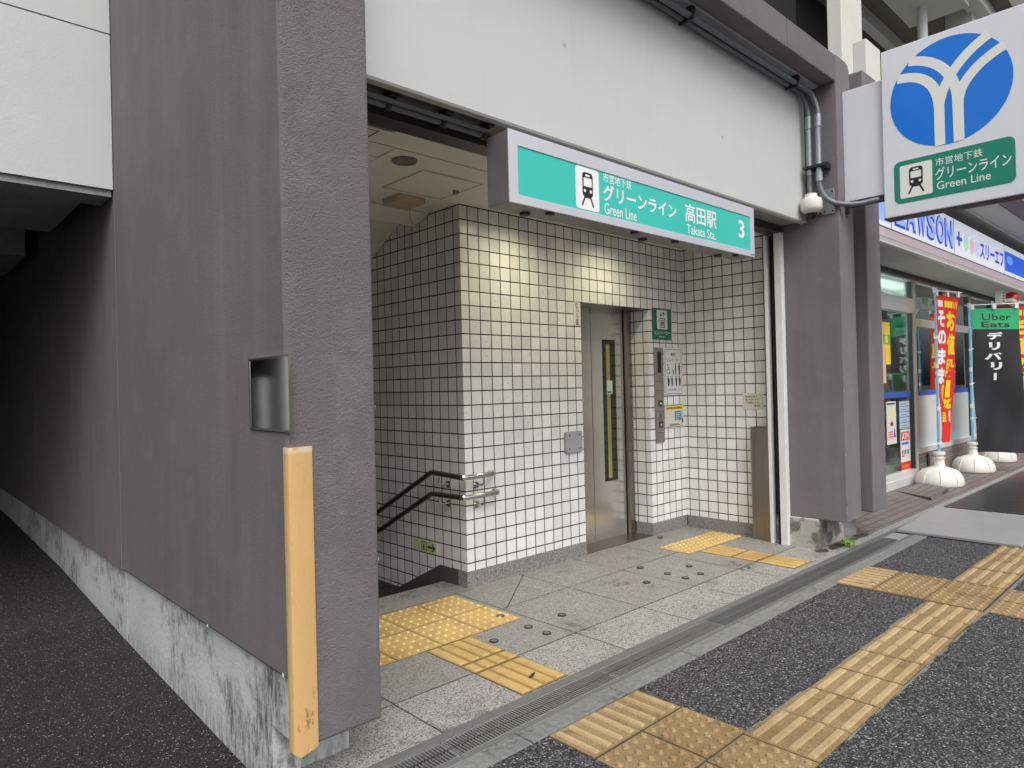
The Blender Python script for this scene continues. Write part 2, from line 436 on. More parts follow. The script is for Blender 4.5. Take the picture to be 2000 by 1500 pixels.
        if smooth is not None:
            me.polygons.foreach_set('use_smooth', [True]*len(me.polygons)); me.set_sharp_from_angle(angle=R(smooth))
        o = bpy.data.objects.new(name, me); COL.objects.link(o)
        if parent is not None: o.parent = parent
        else: o.location = b
        return o

_tc = {}
def text_mesh(body, bold):
    k = (body, bold)
    if k not in _tc:
        c = bpy.data.curves.new('t', 'FONT'); c.body = body; c.offset = bold; c.resolution_u = 3; c.align_x = 'CENTER'
        o = bpy.data.objects.new('t', c); COL.objects.link(o)
        me = bpy.data.meshes.new_from_object(o.evaluated_get(bpy.context.evaluated_depsgraph_get()))
        _tc[k] = ([v.co.copy() for v in me.vertices], [tuple(p.vertices) for p in me.polygons])
        bpy.data.objects.remove(o); bpy.data.curves.remove(c); bpy.data.meshes.remove(me)
    return _tc[k]

def tag(o, label, cat, group=None):
    o['label'] = label; o['category'] = cat
    if group: o['group'] = group
    return o
def thing(name, label, cat, base, group=None):
    o = bpy.data.objects.new(name, None); COL.objects.link(o); o.location = base; o.empty_display_size = .1
    return tag(o, label, cat, group)
def struct(o, kind='structure'): o['kind'] = kind; return o
def dup(root, loc, label, group=None):
    r = root.copy(); COL.objects.link(r); r.location = loc; r['label'] = label
    if group: r['group'] = group
    for ch in list(root.children):
        c = ch.copy(); COL.objects.link(c); c.parent = r
        for g in list(ch.children):
            d = g.copy(); COL.objects.link(d); d.parent = c
    return r
def bez(p0, p1, p2, p3, n=14):
    o = []
    for i in range(n+1):
        t = i/n; o.append(tuple((1-t)**3*a+3*(1-t)**2*t*b+3*(1-t)*t*t*c+t**3*d for a, b, c, d in zip(p0, p1, p2, p3)))
    return o

# ------------------------------------------------------------------ ground
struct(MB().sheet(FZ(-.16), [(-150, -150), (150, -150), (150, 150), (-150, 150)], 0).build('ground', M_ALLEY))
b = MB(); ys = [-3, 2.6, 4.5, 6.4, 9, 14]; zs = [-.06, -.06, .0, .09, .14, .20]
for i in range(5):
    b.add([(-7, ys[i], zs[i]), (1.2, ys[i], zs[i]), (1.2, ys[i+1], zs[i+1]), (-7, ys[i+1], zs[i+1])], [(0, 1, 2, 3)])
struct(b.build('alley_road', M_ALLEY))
struct(MB().box(1.07, 30, -3.2, 1.962, -.14, 0).build('sidewalk', M_ASPH))
struct(MB().box(-7, 60, -3.35, -3.2, -.14, .01).build('street_kerb', M_KERB))
b = MB(); x = .70
while x < 16:
    b.box(x+.003, x+.597, 1.965, 2.072, -.14, .004+random.uniform(-.001, .001)); x += .6012
struct(b.build('kerb_stones', M_KERB, bevel=.004))
struct(MB().box(1.06, 30, 2.29, 2.655, -.14, -.001).build('entrance_threshold', M_GRANL))
struct(MB().box(1.06, 5.95, 2.655, 4.075, -.14, 0).build('entrance_floor', M_GRAN))
struct(MB().box(6.0, 30, 2.37, 3.2, -.02, .004).build('brick_pavement', M_BRICK))
# joints between slabs
b = MB(); F = FZ(0)
for X in (1.70, 2.315, 2.93, 3.56, 4.175, 4.785, 5.36): b.sheet(F, [(X-.002, 2.29), (X+.002, 2.29), (X+.002, 3.79), (X-.002, 3.79)], .0015)
for Y in (2.655, 3.285): b.sheet(F, [(1.38, Y-.002), (5.89, Y-.002), (5.89, Y+.002), (1.38, Y+.002)], .0025)
b.sheet(F, [(1.38, 3.755), (3.07, 3.755), (3.07, 3.759), (1.38, 3.759)], .0025)
b.sheet(F, [(2.954, 3.27), (2.958, 3.266), (3.571, 3.75), (3.567, 3.754)], .0035)
struct(b.build('slab_joints', M_BLACK))

# drain channel with gratings
dr = thing('drain_channel', 'long steel-framed slotted drain running along the entrance threshold', 'drain', (3, 2.17, 0))
b = MB(); b.box(.9, 18, 2.24, 2.288, -.12, .003); b.box(.9, 18, 2.074, 2.098, -.12, .003)
b.build('frame', plain('dull_drain_frame', (.17, .175, .17, 1), .5, .25, 14, .3), dr, bevel=.002)
MB().box(.9, 18, 2.098, 2.24, -.12, -.075).build('trough', M_BLACK, dr)
M_FINE = plain('dark_fine_grating_bar', (.15, .155, .155, 1), .45, .25, 30, .4)
M_BAR = plain('worn_grating_bar', (.30, .305, .30, 1), .45, .25, 40, .5)
xs = [.66, 1.645, 2.631, 3.616, 4.602, 5.588]
for i, x0 in enumerate(xs):
    b = MB(); x1 = x0+.981
    fine = i >= 3; pitch = .0075 if fine else .0157; wd = .0042 if fine else .0052
    b.box(x0, x1, 2.101, 2.108, -.03, 0); b.box(x0, x1, 2.231, 2.238, -.03, 0); b.box(x0, x1, 2.165, 2.172, -.03, .002, 1)
    b.box(x0, x0+.006, 2.108, 2.231, -.03, 0); b.box(x1-.006, x1, 2.108, 2.231, -.03, 0)
    x = x0+.012
    while x < x1-.01:
        b.box(x, x+wd, 2.108, 2.231, -.025 if fine else -.008, -.0008); x += pitch
    b.build('grating', [M_BAR if not fine else M_FINE, M_STEEL if not fine else M_FINE], dr)
MB().box(6.58, 18, 2.10, 2.238, -.03, -.004).build('channel_cover', M_CONC, dr)

# floor caps
pts = [(2.82, 3.18), (2.81, 2.92), (2.52, 2.9), (2.81, 2.77), (3.1, 2.92), (4.31, 3.22), (4.6, 2.97), (4.31, 2.97), (4.3, 2.81), (4.47, 2.79), (4.02, 2.95), (5.28, 3.71)]
cap0 = None
for (x, y) in pts:
    if cap0 is None:
        cap0 = thing('floor_cap', 'small round metal cap set flush in the granite entrance floor', 'floor cap', (x, y, 0), 'round caps in the granite floor')
        MB().ring(Fr((x, y, 0), (1, 0, 0), (0, 1, 0)), circ(0, 0, .026, 20), circ(0, 0, .018, 20), -.01, .008).build('rim', M_SLOT, cap0)
        MB().prism(Fr((x, y, 0), (1, 0, 0), (0, 1, 0)), circ(0, 0, .018, 20), -.01, .0065).build('lid', M_STEEL, cap0)
    else: dup(cap0, (x, y, 0), cap0['label'])

# ------------------------------------------------------------------ tactile paving
def dot_tile(b, x0, y0, x1, y1, z, n, r, h, mt=0, md=0):
    b.box(x0+.0028, x1-.0028, y0+.0028, y1-.0028, z-.03, z, mt)
    for i in range(n):
        for j in range(n):
            cx = x0+(x1-x0)*(i+.5)/n; cy = y0+(y1-y0)*(j+.5)/n
            b.lathe((cx, cy, z), [(r, -.001), (r*.72, h), (.0005, h*1.02)], 10, md)
def bar_tile(b, x0, y0, x1, y1, z, n, h, wfrac=.42, along='X', mt=0, md=0):
    b.box(x0+.0028, x1-.0028, y0+.0028, y1-.0028, z-.03, z, mt)
    g = .014
    for i in range(n):
        if along == 'X':
            c = y0+(y1-y0)*(i+.5)/n; w = (y1-y0)/n*wfrac/2; a0, a1, c0, c1 = x0+g, x1-g, c-w, c+w
            v = [(a0, c0, z-.001), (a1, c0, z-.001), (a1, c1, z-.001), (a0, c1, z-.001), (a0+.006, c0+.005, z+h), (a1-.006, c0+.005, z+h), (a1-.006, c1-.005, z+h), (a0+.006, c1-.005, z+h)]
        else:
            c = x0+(x1-x0)*(i+.5)/n; w = (x1-x0)/n*wfrac/2; a0, a1, c0, c1 = y0+g, y1-g, c-w, c+w
            v = [(c0, a0, z-.001), (c1, a0, z-.001), (c1, a1, z-.001), (c0, a1, z-.001), (c0+.005, a0+.006, z+h), (c1-.005, a0+.006, z+h), (c1-.005, a1-.006, z+h), (c0+.005, a1-.006, z+h)]
        b.add(v, [(4, 5, 6, 7), (0, 1, 5, 4), (1, 2, 6, 5), (2, 3, 7, 6), (3, 0, 4, 7)], md)
ZS = .006
path = thing('tactile_paving', 'long weathered ochre tactile strip running along the dark sidewalk parallel to the drain', 'tactile paving', (3.5, 1.26, 0))
MTS = [M_TACO, M_TACR, tactile('worn_tactile_dot', (.39, .285, .15, 1), .4)]
def J(): return random.uniform(-.002, .002)
x = 1.37
while x < 1.95:
    b = MB(); bar_tile(b, x, 1.10, x+.303, 1.405, ZS+J(), 4, .0065, .38, 'X', 0, 1); b.build('ribbed_block', MTS, path); x += .305
for x in (1.98, 2.257):
    b = MB(); dot_tile(b, x, 1.10, x+.275, 1.405, ZS+J(), 5, .0145, .0075, 0, 2); b.build('dotted_block', MTS, path)
xs = [2.537]; segs = []
x = 2.537
for w in (.305, .305, .305, .305, .175, .305, .305, .305):
    segs.append((x, x+w-.002)); x += w
for a, c in segs:
    dy = J()*2
    b = MB(); bar_tile(b, a, 1.10+dy, min(c, 4.86), 1.405+dy, ZS+J()*1.5, 4, .008, .40, 'X', 0, 1); b.build('ribbed_block', MTS, path)
for x in (4.87, 5.16):
    b = MB(); dot_tile(b, x, 1.11, x+.287, 1.425, ZS+J(), 5, .0145, .0075, 0, 2); b.build('dotted_block', MTS, path)
x = 5.46
for w in (.15, .305, .305, .305, .305, .305, .305, .305):
    b = MB(); bar_tile(b, x, 1.11, x+w-.002, 1.42, ZS+J()*1.5, 4, .008, .40, 'X', 0, 1); b.build('ribbed_block', MTS, path); x += w
# mortar bed along both sides
b = MB(); x = 1.3
while x < 7.6:
    L_ = random.uniform(.05, .16)
    if random.random() < .8: b.box(x, x+L_, 1.10-random.uniform(.006, .02), 1.10, -.02, .0025)
    if x > 2.55 and random.random() < .7: b.box(x, x+L_, 1.405, 1.405+random.uniform(.004, .014), -.02, .0022)
    x += L_
struct(b.build('mortar_bed', M_KERB, path), 'stuff')

near = thing('tactile_paving', 'weathered ochre tactile blocks turning off the strip toward the entrance, nearest the camera', 'tactile paving', (2.27, 1.68, 0))
for x in (1.98, 2.275):
    b = MB(); dot_tile(b, x, 1.41, x+.293, 1.708, ZS+J(), 5, .0145, .0075, 0, 2); b.build('dotted_block', MTS, near)
    b = MB(); bar_tile(b, x, 1.715, x+.293, 1.955, ZS+J(), 4, .008, .38, 'Y', 0, 1); b.build('ribbed_block', MTS, near)
far = thing('tactile_paving', 'weathered ochre tactile blocks crossing the strip in front of the right pillar', 'tactile paving', (5.2, 1.7, 0))
for x in (4.88, 5.175):
    b = MB(); dot_tile(b, x, 1.43, x+.293, 1.737, ZS+J(), 5, .0145, .0075, 0, 2); b.build('dotted_block', MTS, far)
    b = MB(); bar_tile(b, x, 1.743, x+.293, 1.985, ZS+J(), 4, .008, .38, 'Y', 0, 1); b.build('ribbed_block', MTS, far)
    b = MB(); dot_tile(b, x-.01, .80, x+.283, 1.095, ZS+J(), 5, .0145, .0075, 0, 2); b.build('dotted_block', MTS, far)
    b = MB(); dot_tile(b, x-.01, .49, x+.283, .79, ZS+J(), 5, .0145, .0075, 0, 2); b.build('dotted_block', MTS, far)

ent = thing('tactile_paving', 'bright yellow tactile tiles on the granite floor in front of the stairs', 'tactile paving', (2.3, 3.1, 0))
for X in (2.59, 2.29, 1.99, 1.69):
    for (y0, y1) in ((3.06, 3.40), (3.405, 3.745)):
        b = MB(); dot_tile(b, X, y0, X+.298, y1, .004, 5, .0125, .006, 0, 1); b.build('dotted_tile', [M_TACY, M_TACYL], ent)
for (y0, y1) in ((2.76, 3.055), (2.64, 2.757), (2.298, 2.636)):
    b = MB(); bar_tile(b, 2.165, y0, 2.475, y1, .003, 4, .005, .72, 'Y', 0, 1); b.build('ribbed_tile', [M_TACYD, M_TACY], ent)
ent2 = thing('tactile_paving', 'bright yellow tactile tiles on the granite floor by the right tiled wall', 'tactile paving', (5.3, 3.0, 0))
for X in (4.93, 5.228, 5.526):
    b = MB(); dot_tile(b, X, 3.175, X+.296, 3.50, .004, 5, .0125, .006, 0, 1); b.build('dotted_tile', [M_TACY, M_TACYL], ent2)
for (y0, y1) in ((2.88, 3.17), (2.66, 2.876), (2.345, 2.656)):
    b = MB(); bar_tile(b, 5.06, y0, 5.36, y1, .003, 4, .005, .72, 'Y', 0, 1); b.build('ribbed_tile', [M_TACYD, M_TACY], ent2)

MB().box(1.69, 2.885, 3.062, 3.744, -.01, .0018).build('bed', M_BED, ent)
MB().box(2.166, 2.474, 2.30, 3.06, -.01, .0016).build('bed', M_BED, ent)
MB().box(4.932, 5.82, 3.177, 3.498, -.01, .0018).build('bed', M_BED, ent2)
MB().box(5.062, 5.358, 2.347, 3.172, -.01, .0016).build('bed', M_BED, ent2)
MB().box(1.37, 7.7, 1.104, 1.403, -.02, .0012).build('bed', M_BED, path)
MB().box(1.982, 2.566, 1.408, 1.953, -.02, .0014).build('bed', M_BED, near)
MB().box(4.872, 5.466, 1.44, 1.983, -.02, .0014).build('bed', M_BED, far)

# ------------------------------------------------------------------ left pillar and alley
p1 = thing('concrete_pillar', 'big purple-grey plastered corner pillar at the alley, with a yellow guard on its edge', 'pillar', (1.2, 2.4, 0))
b = MB(); b.prism(Fr((1.03, 0, 0), (0, 1, 0), (0, 0, 1)), [(2.235, .19), (2.2615, .19), (2.2615, .425), (4.44, .425), (4.44, 4.085), (2.235, 4.085)], 0, .35)
o = b.build('shaft', [M_SMOOTH, M_ROUGH], p1, bevel=.014)
for p in o.data.polygons:
    if p.normal.y < -.6 and p.center.y+2.4 < 2.28: p.material_index = 1
b = MB(); b.prism(Fr((1.056, 0, 0), (0, 1, 0), (0, 0, 1)), [(2.263, .19), (2.47, .19), (2.47, -.12), (4.44, -.12), (4.44, .424), (2.263, .424)], 0, .315)
b.build('plinth', M_PLINTH, p1, bevel=.006)
aw = thing('alley_wall', 'dark purple-grey side wall of the covered alley behind the corner pillar', 'wall', (1.2, 8, 0))
b = MB().box(1.03, 1.37, 4.44, 14, .425, 4.0); b.build('wall_face', M_SMOOTH, aw)
MB().box(1.056, 1.36, 4.44, 14, -.12, .424).build('plinth', M_PLINTH, aw)

g = thing('corner_guard', 'yellow rubber guard strip on the corner of the left pillar', 'corner guard', (1.07, 2.235, .18))
prof = [(1.0295, 2.264), (1.0235, 2.258), (1.023, 2.25), (1.0235, 2.234), (1.0275, 2.2255), (1.036, 2.2225), (1.05, 2.2215), (1.108, 2.2215), (1.114, 2.2235), (1.1165, 2.228), (1.117, 2.2345), (1.0295, 2.2345)]
b = MB(); n = len(prof); rows = [(.17, .0), (.178, .5), (.195, 1), (1.232, 1)]
v = []
for z, k in rows:
    for (px, py) in prof:
        zz = z
        if z < .2: zz = z+.03*abs((px-1.068)/.05)**2*(1-k*.4)
        v.append((px, py, zz))
fs = [tuple(range(n)), tuple(range(3*n, 4*n))]
for i in range(3): fs += [(i*n+k, i*n+(k+1) % n, (i+1)*n+(k+1) % n, (i+1)*n+k) for k in range(n)]
b.add(v, fs); b.build('strip', M_YGUARD, g, smooth=40)

pl = thing('steel_plate', 'shiny dark steel plate with thin frame on the side of the left pillar', 'plate', (1.03, 2.37, 1.42))
F = FX(1.03)
MB().fbox(F, -2.533, -2.204, 1.292, 1.545, .0005, .0035).build('panel', M_MIRROR, pl)
b = MB(); b.ring(F, [(-2.538, 1.287), (-2.199, 1.287), (-2.199, 1.55), (-2.538, 1.55)], [(-2.531, 1.294), (-2.206, 1.294), (-2.206, 1.543), (-2.531, 1.543)], 0, .006)
b.build('frame', M_POL, pl)

ab = thing('alley_beam', 'off-white concrete beam spanning the dark alley entrance', 'beam', (0, 4.5, 2.6))
b = MB(); b.box(-5, 1.025, 4.432, 4.68, 2.615, 3.508); b.box(-5, 1.025, 4.43, 4.68, 3.516, 4.6); b.box(-5, 1.025, 4.445, 4.68, 3.508, 3.516)
b.build('face', M_WHITEW, ab)
MB().box(-5, 1.02, 4.45, 4.69, 2.575, 2.613).build('lip', M_CONC, ab)
ac = thing('alley_ceiling', 'dark concrete soffit with hanging beams over the covered alley', 'ceiling', (0, 8, 2.6))
MB().box(-5, 1.03, 4.7, 14, 3.6, 3.8).build('slab', M_CONCD, ac)
for y0, y1 in ((4.70, 5.76), (6.84, 8.0), (9.2, 10.2)):
    MB().box(-5, .93, y0, y1, 2.6, 3.2).build('soffit_beam', M_CONC, ac)
tag(MB().box(-3.85, 1.2, 14, 14.2, -.2, 4).box(-4.4, -4.05, 14, 14.2, -.2, 4).box(-4.06, -3.84, 14.01, 14.19, 1.75, 4).box(-5.0, -4.39, 14.01, 14.19, 2.3, 4).build('unseen_slotted_wall', M_DARKW), 'unseen dark wall at the alley end, its gaps cut for the glow in the plate', 'wall')  # unseen; keeps the alley dark, gaps shaped for the plate's glow
tag(MB().box(-5.2, -5, 4.3, 14, -.2, 4.6).build('unseen_alley_wall', M_DARKW), 'unseen dark wall closing off the left of the covered alley to keep it dark', 'wall')  # unseen wall added to shut light out of the alley's left side

tag(MB().box(-14, 0, 26, 26.3, -.2, 5).build('plate_glow_wall', M_CREAM, base=(-6, 26, 0)), 'unseen pale wall added beyond the alley to put a glow in the polished plate', 'wall')  # unseen pale wall added as a reflector for the plate's glow

# ------------------------------------------------------------------ header, top beam, right pillar
hw = thing('header_wall', 'wide off-white wall panel above the subway entrance opening', 'wall', (3.6, 2.55, 2.75))
b = MB(); b.prism(Fr((1.385, 0, 0), (0, 1, 0), (0, 0, 1)), [(2.5, 2.755), (2.507, 2.744), (2.549, 2.744), (2.55, 2.775), (2.72, 2.775), (2.72, 3.93), (2.5, 3.93)], 0, 4.39)
o = b.build('panel', M_WHITEW, hw)
b = MB(); b.box(1.39, 5.77, 2.722, 2.84, 2.70, 3.9); b.build('shutter_slot', M_SLOT, hw); MB().box(1.39, 5.77, 2.552, 2.721, 2.764, 2.7745).build('recess_soffit', M_CONC, hw)
tb = thing('top_beam', 'purple-grey plastered beam across the top of the entrance frame', 'beam', (3.7, 2.3, 3.9))
b = MB(); b.box(1.385, 4.915, 2.235, 2.372, 3.856, 4.075); b.box(4.925, 5.777, 2.235, 2.372, 3.856, 4.075); b.box(4.9, 4.94, 2.242, 2.36, 3.86, 4.07)
b.build('face', M_ROUGH, tb, bevel=.008)
MB().box(1.385, 5.777, 2.374, 2.499, 3.853, 3.93).build('soffit', M_WHITEW, tb)
tag(MB().box(1.0, 6.1, 2.42, 9.5, 3.94, 4.06).build('entrance_roof', M_CONCD), 'flat concrete roof slab over the entrance hall', 'roof')

p2 = thing('concrete_pillar', 'purple-grey pillar right of the entrance, hung over a cracked concrete plinth', 'pillar', (5.93, 2.5, 0))
b = MB(); b.prism(FY(2.70), [(5.78, .25), (6.09, .25), (6.065, 4.02), (6.04, 4.06), (5.99, 4.08), (5.78, 4.08)], -.12, .465)
b.build('shaft', M_SMOOTH, p2, bevel=.006)
def pl2mat():
    t = NT('patched_plinth_concrete'); c = (.42, .42, .39, 1)
    col = t.mix(t.noise(5, 6, .65), dk(c, .7), dk(c, 1.2))
    n = t.step(t.noise(3.4, 6, .6), .44, .52)
    col = t.mix(t.math('MULTIPLY', n, .75), col, (.07, .068, .06, 1))
    t.bump(t.noise(25, 5, .65), .6, .012)
    return t.done(col, .9, 0, .2)
M_PL2 = pl2mat()
MB().box(5.765, 6.30, 2.465, 2.83, -.1, .252).build('plinth', M_PL2, p2, bevel=.012)
p3 = thing('concrete_pillar', 'narrower purple-grey pillar just left of the convenience store window', 'pillar', (6.53, 2.5, 0))
MB().box(6.37, 6.69, 2.235, 2.72, .25, 4.13).build('shaft', M_SMOOTH, p3, bevel=.012)
MB().lathe((6.53, 2.58, -.1), [(.125, 0), (.125, .345), (.11, .349)], 24).build('support_stub', M_CONC, p3, smooth=40)
MB().box(6.665, 7.02, 2.30, 2.42, 3.6, 4.53).build('cap_block', M_CREAM, p3, bevel=.008)

def chip(parent, c, rx, ry, rz, seed):
    random.seed(seed); b = MB(); n = 9; c = Vector(c)
    v = [c+Vector((rx*random.uniform(.6, 1.1)*math.cos(6.283*k/n), ry*random.uniform(.6, 1.1)*math.cos(6.283*k/n+.3), rz*random.uniform(.6, 1.1)*math.sin(6.283*k/n))) for k in range(n)]
    b.add(v+[c+Vector((-.003, -.003, 0))], [(k, (k+1) % n, n) for k in range(n)]); b.build('paint_chip', M_PAPER, parent)
chip(p1, (1.0295, 3.05, .432), .0005, .013, .012, 1); chip(p1, (1.0295, 2.31, .434), .0005, .012, .014, 2)
chip(p1, (1.379, 2.236, 1.36), .004, .004, .012, 3); chip(p1, (1.379, 2.236, .79), .004, .004, .010, 4)
chip(p2, (5.781, 2.236, 1.33), .005, .005, .014, 5); chip(p2, (5.781, 2.236, .80), .004, .004, .010, 6); chip(p2, (5.781, 2.236, .36), .004, .004, .04, 7)

# ------------------------------------------------------------------ entrance interior
lift = thing('elevator_enclosure', 'white square-tiled elevator enclosure with granite skirting inside the entrance', 'tiled wall', (4.2, 3.9, 0))
b = MB()
def panel(x0, x1, z0, z1, y, th=.10, m=0): b.box(x0, x1, y, y+th, z0, z1, m)
b.box(3.07, 4.35, 3.80, 3.98, .115, 2.74, 0)
b.box(4.35, 5.32, 3.80, 3.98, 2.12, 2.74, 0)
b.box(5.32, 5.89, 3.812, 4.02, .115, 2.74, 0)
o = b.build('front_tiles', [M_TILEX, M_TILEY, M_STEELW], lift)
for p in o.data.polygons:
    if abs(p.normal.x) > .6: p.material_index = 1
    if abs(p.normal.z) > .6: p.material_index = 2
b = MB(); b.prism(Fr((3.07, 0, 0), (0, 1, 0), (0, 0, 1)), [(3.982, -3.2), (9, -3.2), (9, 2.74), (3.982, 2.74)], 0, .12)
b.build('side_tiles', M_TILEY, lift)
F = FY(3.80)
b = MB(); b.fbox(F, 3.062, 4.35, -.02, .114, -.1, .004); b.build('skirting', M_SKIRT, lift)
b = MB(); b.fbox(FY(3.812), 5.316, 5.884, -.02, .114, -.1, .004); b.fbox(FX(5.32), -4.0, -3.9125, -.02, .114, -.03, .004); b.build('skirting', M_SKIRT, lift)
b = MB(); b.prism(Fr((3.063, 0, 0), (0, 1, 0), (0, 0, 1)), [(3.80, -.02), (3.80, .114), (4.115, .114), (4.97, -.305), (8.5, -2.04), (8.5, -2.5), (4.09, -.3), (4.09, -.02)], 0, .006)
b.build('stair_skirting', M_STEP, lift)

rw = thing('tiled_wall', 'white square-tiled wall on the right side of the entrance with a granite base', 'tiled wall', (5.95, 3.4, 0))
MB().box(5.89, 6.02, 2.86, 3.811, .115, 2.74).build('tiles', M_TILEY, rw)
MB().box(5.884, 6.0, 2.86, 3.80, -.02, .114).build('skirting', M_SKIRT, rw)
lw = thing('tiled_wall', 'tiled wall of the stairwell hidden behind the left pillar', 'tiled wall', (1.4, 5, 0))
MB().box(1.34, 1.40, 2.845, 9, -3.2, 2.74).build('tiles', M_TILEY, lw)
tag(MB().box(1.34, 3.3, 9, 9.15, -3.3, 2.74).build('stairwell_end_wall', M_CONCD), 'shadowed end wall at the bottom of the stairwell', 'wall')

# elevator door
ed = thing('elevator_door', 'brushed steel elevator door with a narrow dark window strip', 'elevator door', (4.85, 4.05, 0))
F = FY(4.05)
MB().fbox(F, 4.30, 4.765, .004, 2.15, -.03, 0).build('fixed_panel', M_DOOR, ed)
MB().fbox(F, 4.768, 5.222, .004, 2.15, -.03, .006).build('sliding_panel', M_DOOR, ed)
fr = MB(); fr.fbox(F, 5.236, 5.312, .0, 2.13, -.03, .045); fr.fbox(F, 4.30, 5.236, 2.118, 2.2, -.03, .06); fr.build('frame', M_STEELW, ed, bevel=.003)
MB().fbox(F, 5.222, 5.236, 0, 2.12, -.03, -.01).build('seal', M_BLACK, ed)
w = MB().fbox(F, 4.92, 5.104, .53, 1.842, .0065, .009).build('window', M_DGLASS, ed)
MB().fbox(F, 4.968, 5.02, .56, 1.80, .0095, .0105).build('yellow_reflection', plain('olive_yellow_reflection', (.30, .27, .07, 1), .3, .3, 4), w)  # painted stand-in for a yellowish reflection in the door window
nt = MB(); nt.fbox(F, 4.968, 5.05, 1.338, 1.462, .011, .012, 0); nt.fbox(F, 4.975, 5.035, 1.348, 1.362, .0121, .0125, 1)
nt.build('notice_sticker', [plain('pale_green_paper', S(190, 215, 195), .5, .03), M_TXTK], w)
MB().fbox(F, 4.3, 5.32, -.005, .0035, -.03, .24).build('sill', M_STEELW, ed)

# call panel
cp = thing('elevator_call_panel', 'tall narrow steel elevator call panel with buttons on the white tiles', 'call panel', (5.46, 3.81, 1.3))
F = FY(3.808)
MB().fbox(F, 5.39, 5.523, .862, 1.764, 0, .012).build('plate', M_STEEL, cp, bevel=.002)
MB().fbox(F, 5.434, 5.489, 1.525, 1.727, .0125, .014).build('display', M_BLACK, cp)
for z in (1.44, 1.355, 1.16, .955): MB().fbox(F, 5.392, 5.521, z, z+.003, .0122, .0128).build('seam', M_SLOT, cp)
for z in (1.234, 1.032):
    bt = MB().fbox(F, 5.434, 5.492, z-.03, z+.03, .0125, .016).build('button', M_SLOT, cp, bevel=.002)
    MB().prism(F, circ(5.463, z, .011, 14), .016, .018).build('button_light', M_PAPER, bt)
def wheelchair(b, F, cx, cy, h, w, m):
    k = h
    b.ring(F, circ(cx-.04*k, cy-.22*k, .27*k, 18), circ(cx-.04*k, cy-.22*k, .21*k, 18), w, w+.0006, m)
    b.prism(F, circ(cx-.08*k, cy+.42*k, .075*k, 12), w, w+.0006, m)
    b.stroke(F, [(cx-.08*k, cy+.33*k), (cx-.05*k, cy-.02*k), (cx+.15*k, cy-.02*k), (cx+.26*k, cy-.4*k), (cx+.36*k, cy-.36*k)], .07*k, w+.0004, m)
    b.stroke(F, [(cx-.06*k, cy+.18*k), (cx+.14*k, cy+.18*k)], .06*k, w+.0005, m)
b = MB(); wheelchair(b, F, 5.463, 1.103, .07, .0126, 0); b.build('wheelchair_symbol', M_NAVY, cp)

# pictogram of a train
def train(b, F, cx, cy, h, w, mk, mw):
    k = h
    def P(p): return [(cx+a*k, cy+c*k) for a, c in p]
    b.prism(F, P(rr(-.235, -.22, .235, .5, .11)), w, w+.0006, mk)
    b.prism(F, P(rr(-.18, .08, .18, .34, .03)), w+.0006, w+.001, mw)
    b.prism(F, P(rr(-.10, .385, .10, .44, .02)), w+.0006, w+.001, mw)
    for s in (-1, 1):
        b.prism(F, [(cx+s*.135*k+.05*k*math.cos(t*math.pi/6), cy-.05*k+.05*k*math.sin(t*math.pi/6)) for t in range(12)], w+.0006, w+.001, mw)
        b.stroke(F, P([(s*.11, -.2), (s*.26, -.5)]), .065*k, w+.0003, mk)
    b.prism(F, P([(-.14, -.26), (.14, -.26), (.17, -.2), (-.17, -.2)]), w, w+.0005, mk)

# ------------------------------------------------------------------ station sign
ss = thing('station_sign', 'long teal green station name sign in a silver box under the white header', 'sign', (3.5, 2.5, 2.5))
F = FY(2.45)
b = MB(); b.fbox(F, 2.297, 4.752, 2.335, 2.692, -.16, -.004); b.build('housing', plain('dull_sign_box_steel', (.24, .235, .24, 1), .45, .2, 5, .4), ss, bevel=.003)
b = MB(); b.ring(F, [(2.295, 2.332), (4.754, 2.332), (4.754, 2.694), (2.295, 2.694)], [(2.357, 2.377), (4.702, 2.377), (4.702, 2.622), (2.357, 2.622)], -.003, .006)
b.build('frame', M_SIGNF, ss, bevel=.002)
fc = MB().fbox(F, 2.354, 4.705, 2.374, 2.625, -.0035, .001).build('face_panel', M_TEAL, ss)
b = MB(); b.prism(F, rr(2.79, 2.385, 2.985, 2.617, .018), .0012, .002, 0); train(b, F, 2.888, 2.498, .185, .0022, 1, 0)
b.build('pictogram', [M_TXTW, M_TXTK], fc)
b = MB()
b.text(F, '市営地下鉄', 3.025, 2.567, 3.285, 2.622, .002, 0, .004)
b.text(F, 'グリーンライン', 3.02, 2.462, 3.75, 2.558, .002, 0, .02)
b.text(F, 'Green Line', 3.03, 2.388, 3.33, 2.452, .002, 0, .004)
b.build('lettering', M_TXTW, fc); b = MB()
b.text(F, '高田駅', 3.85, 2.465, 4.235, 2.588, .002, 0, .012)
b.text(F, 'Takata Sta.', 3.865, 2.392, 4.22, 2.452, .002, 0, .004)
b.build('lettering', M_TXTW, fc); b = MB()
b.text(F, '3', 4.53, 2.452, 4.615, 2.58, .002, 0, .02)
b.build('lettering', M_TXTW, fc)
b = MB(); b.fbox(F, 4.69, 4.745, 2.345, 2.352, .0062, .0068); b.build('maker_mark', M_SLOT, ss)
for x in (2.62, 3.35, 3.78, 4.55):
    MB().fbox(F, x-.02, x+.02, 2.324, 2.334, -.05, -.02).build('latch', M_DARK, ss)
for x in (2.52, 3.55, 4.45):
    MB().lathe((x, 2.57, 2.335), [(.03, 0), (.028, -.012), (.012, -.016)], 16).build('drain_plug', M_SLOT, ss)
for x in (2.5, 3.5, 4.55): MB().box(x-.02, x+.02, 2.55, 2.6, 2.688, 2.78).build('hanger', M_DARK, ss)

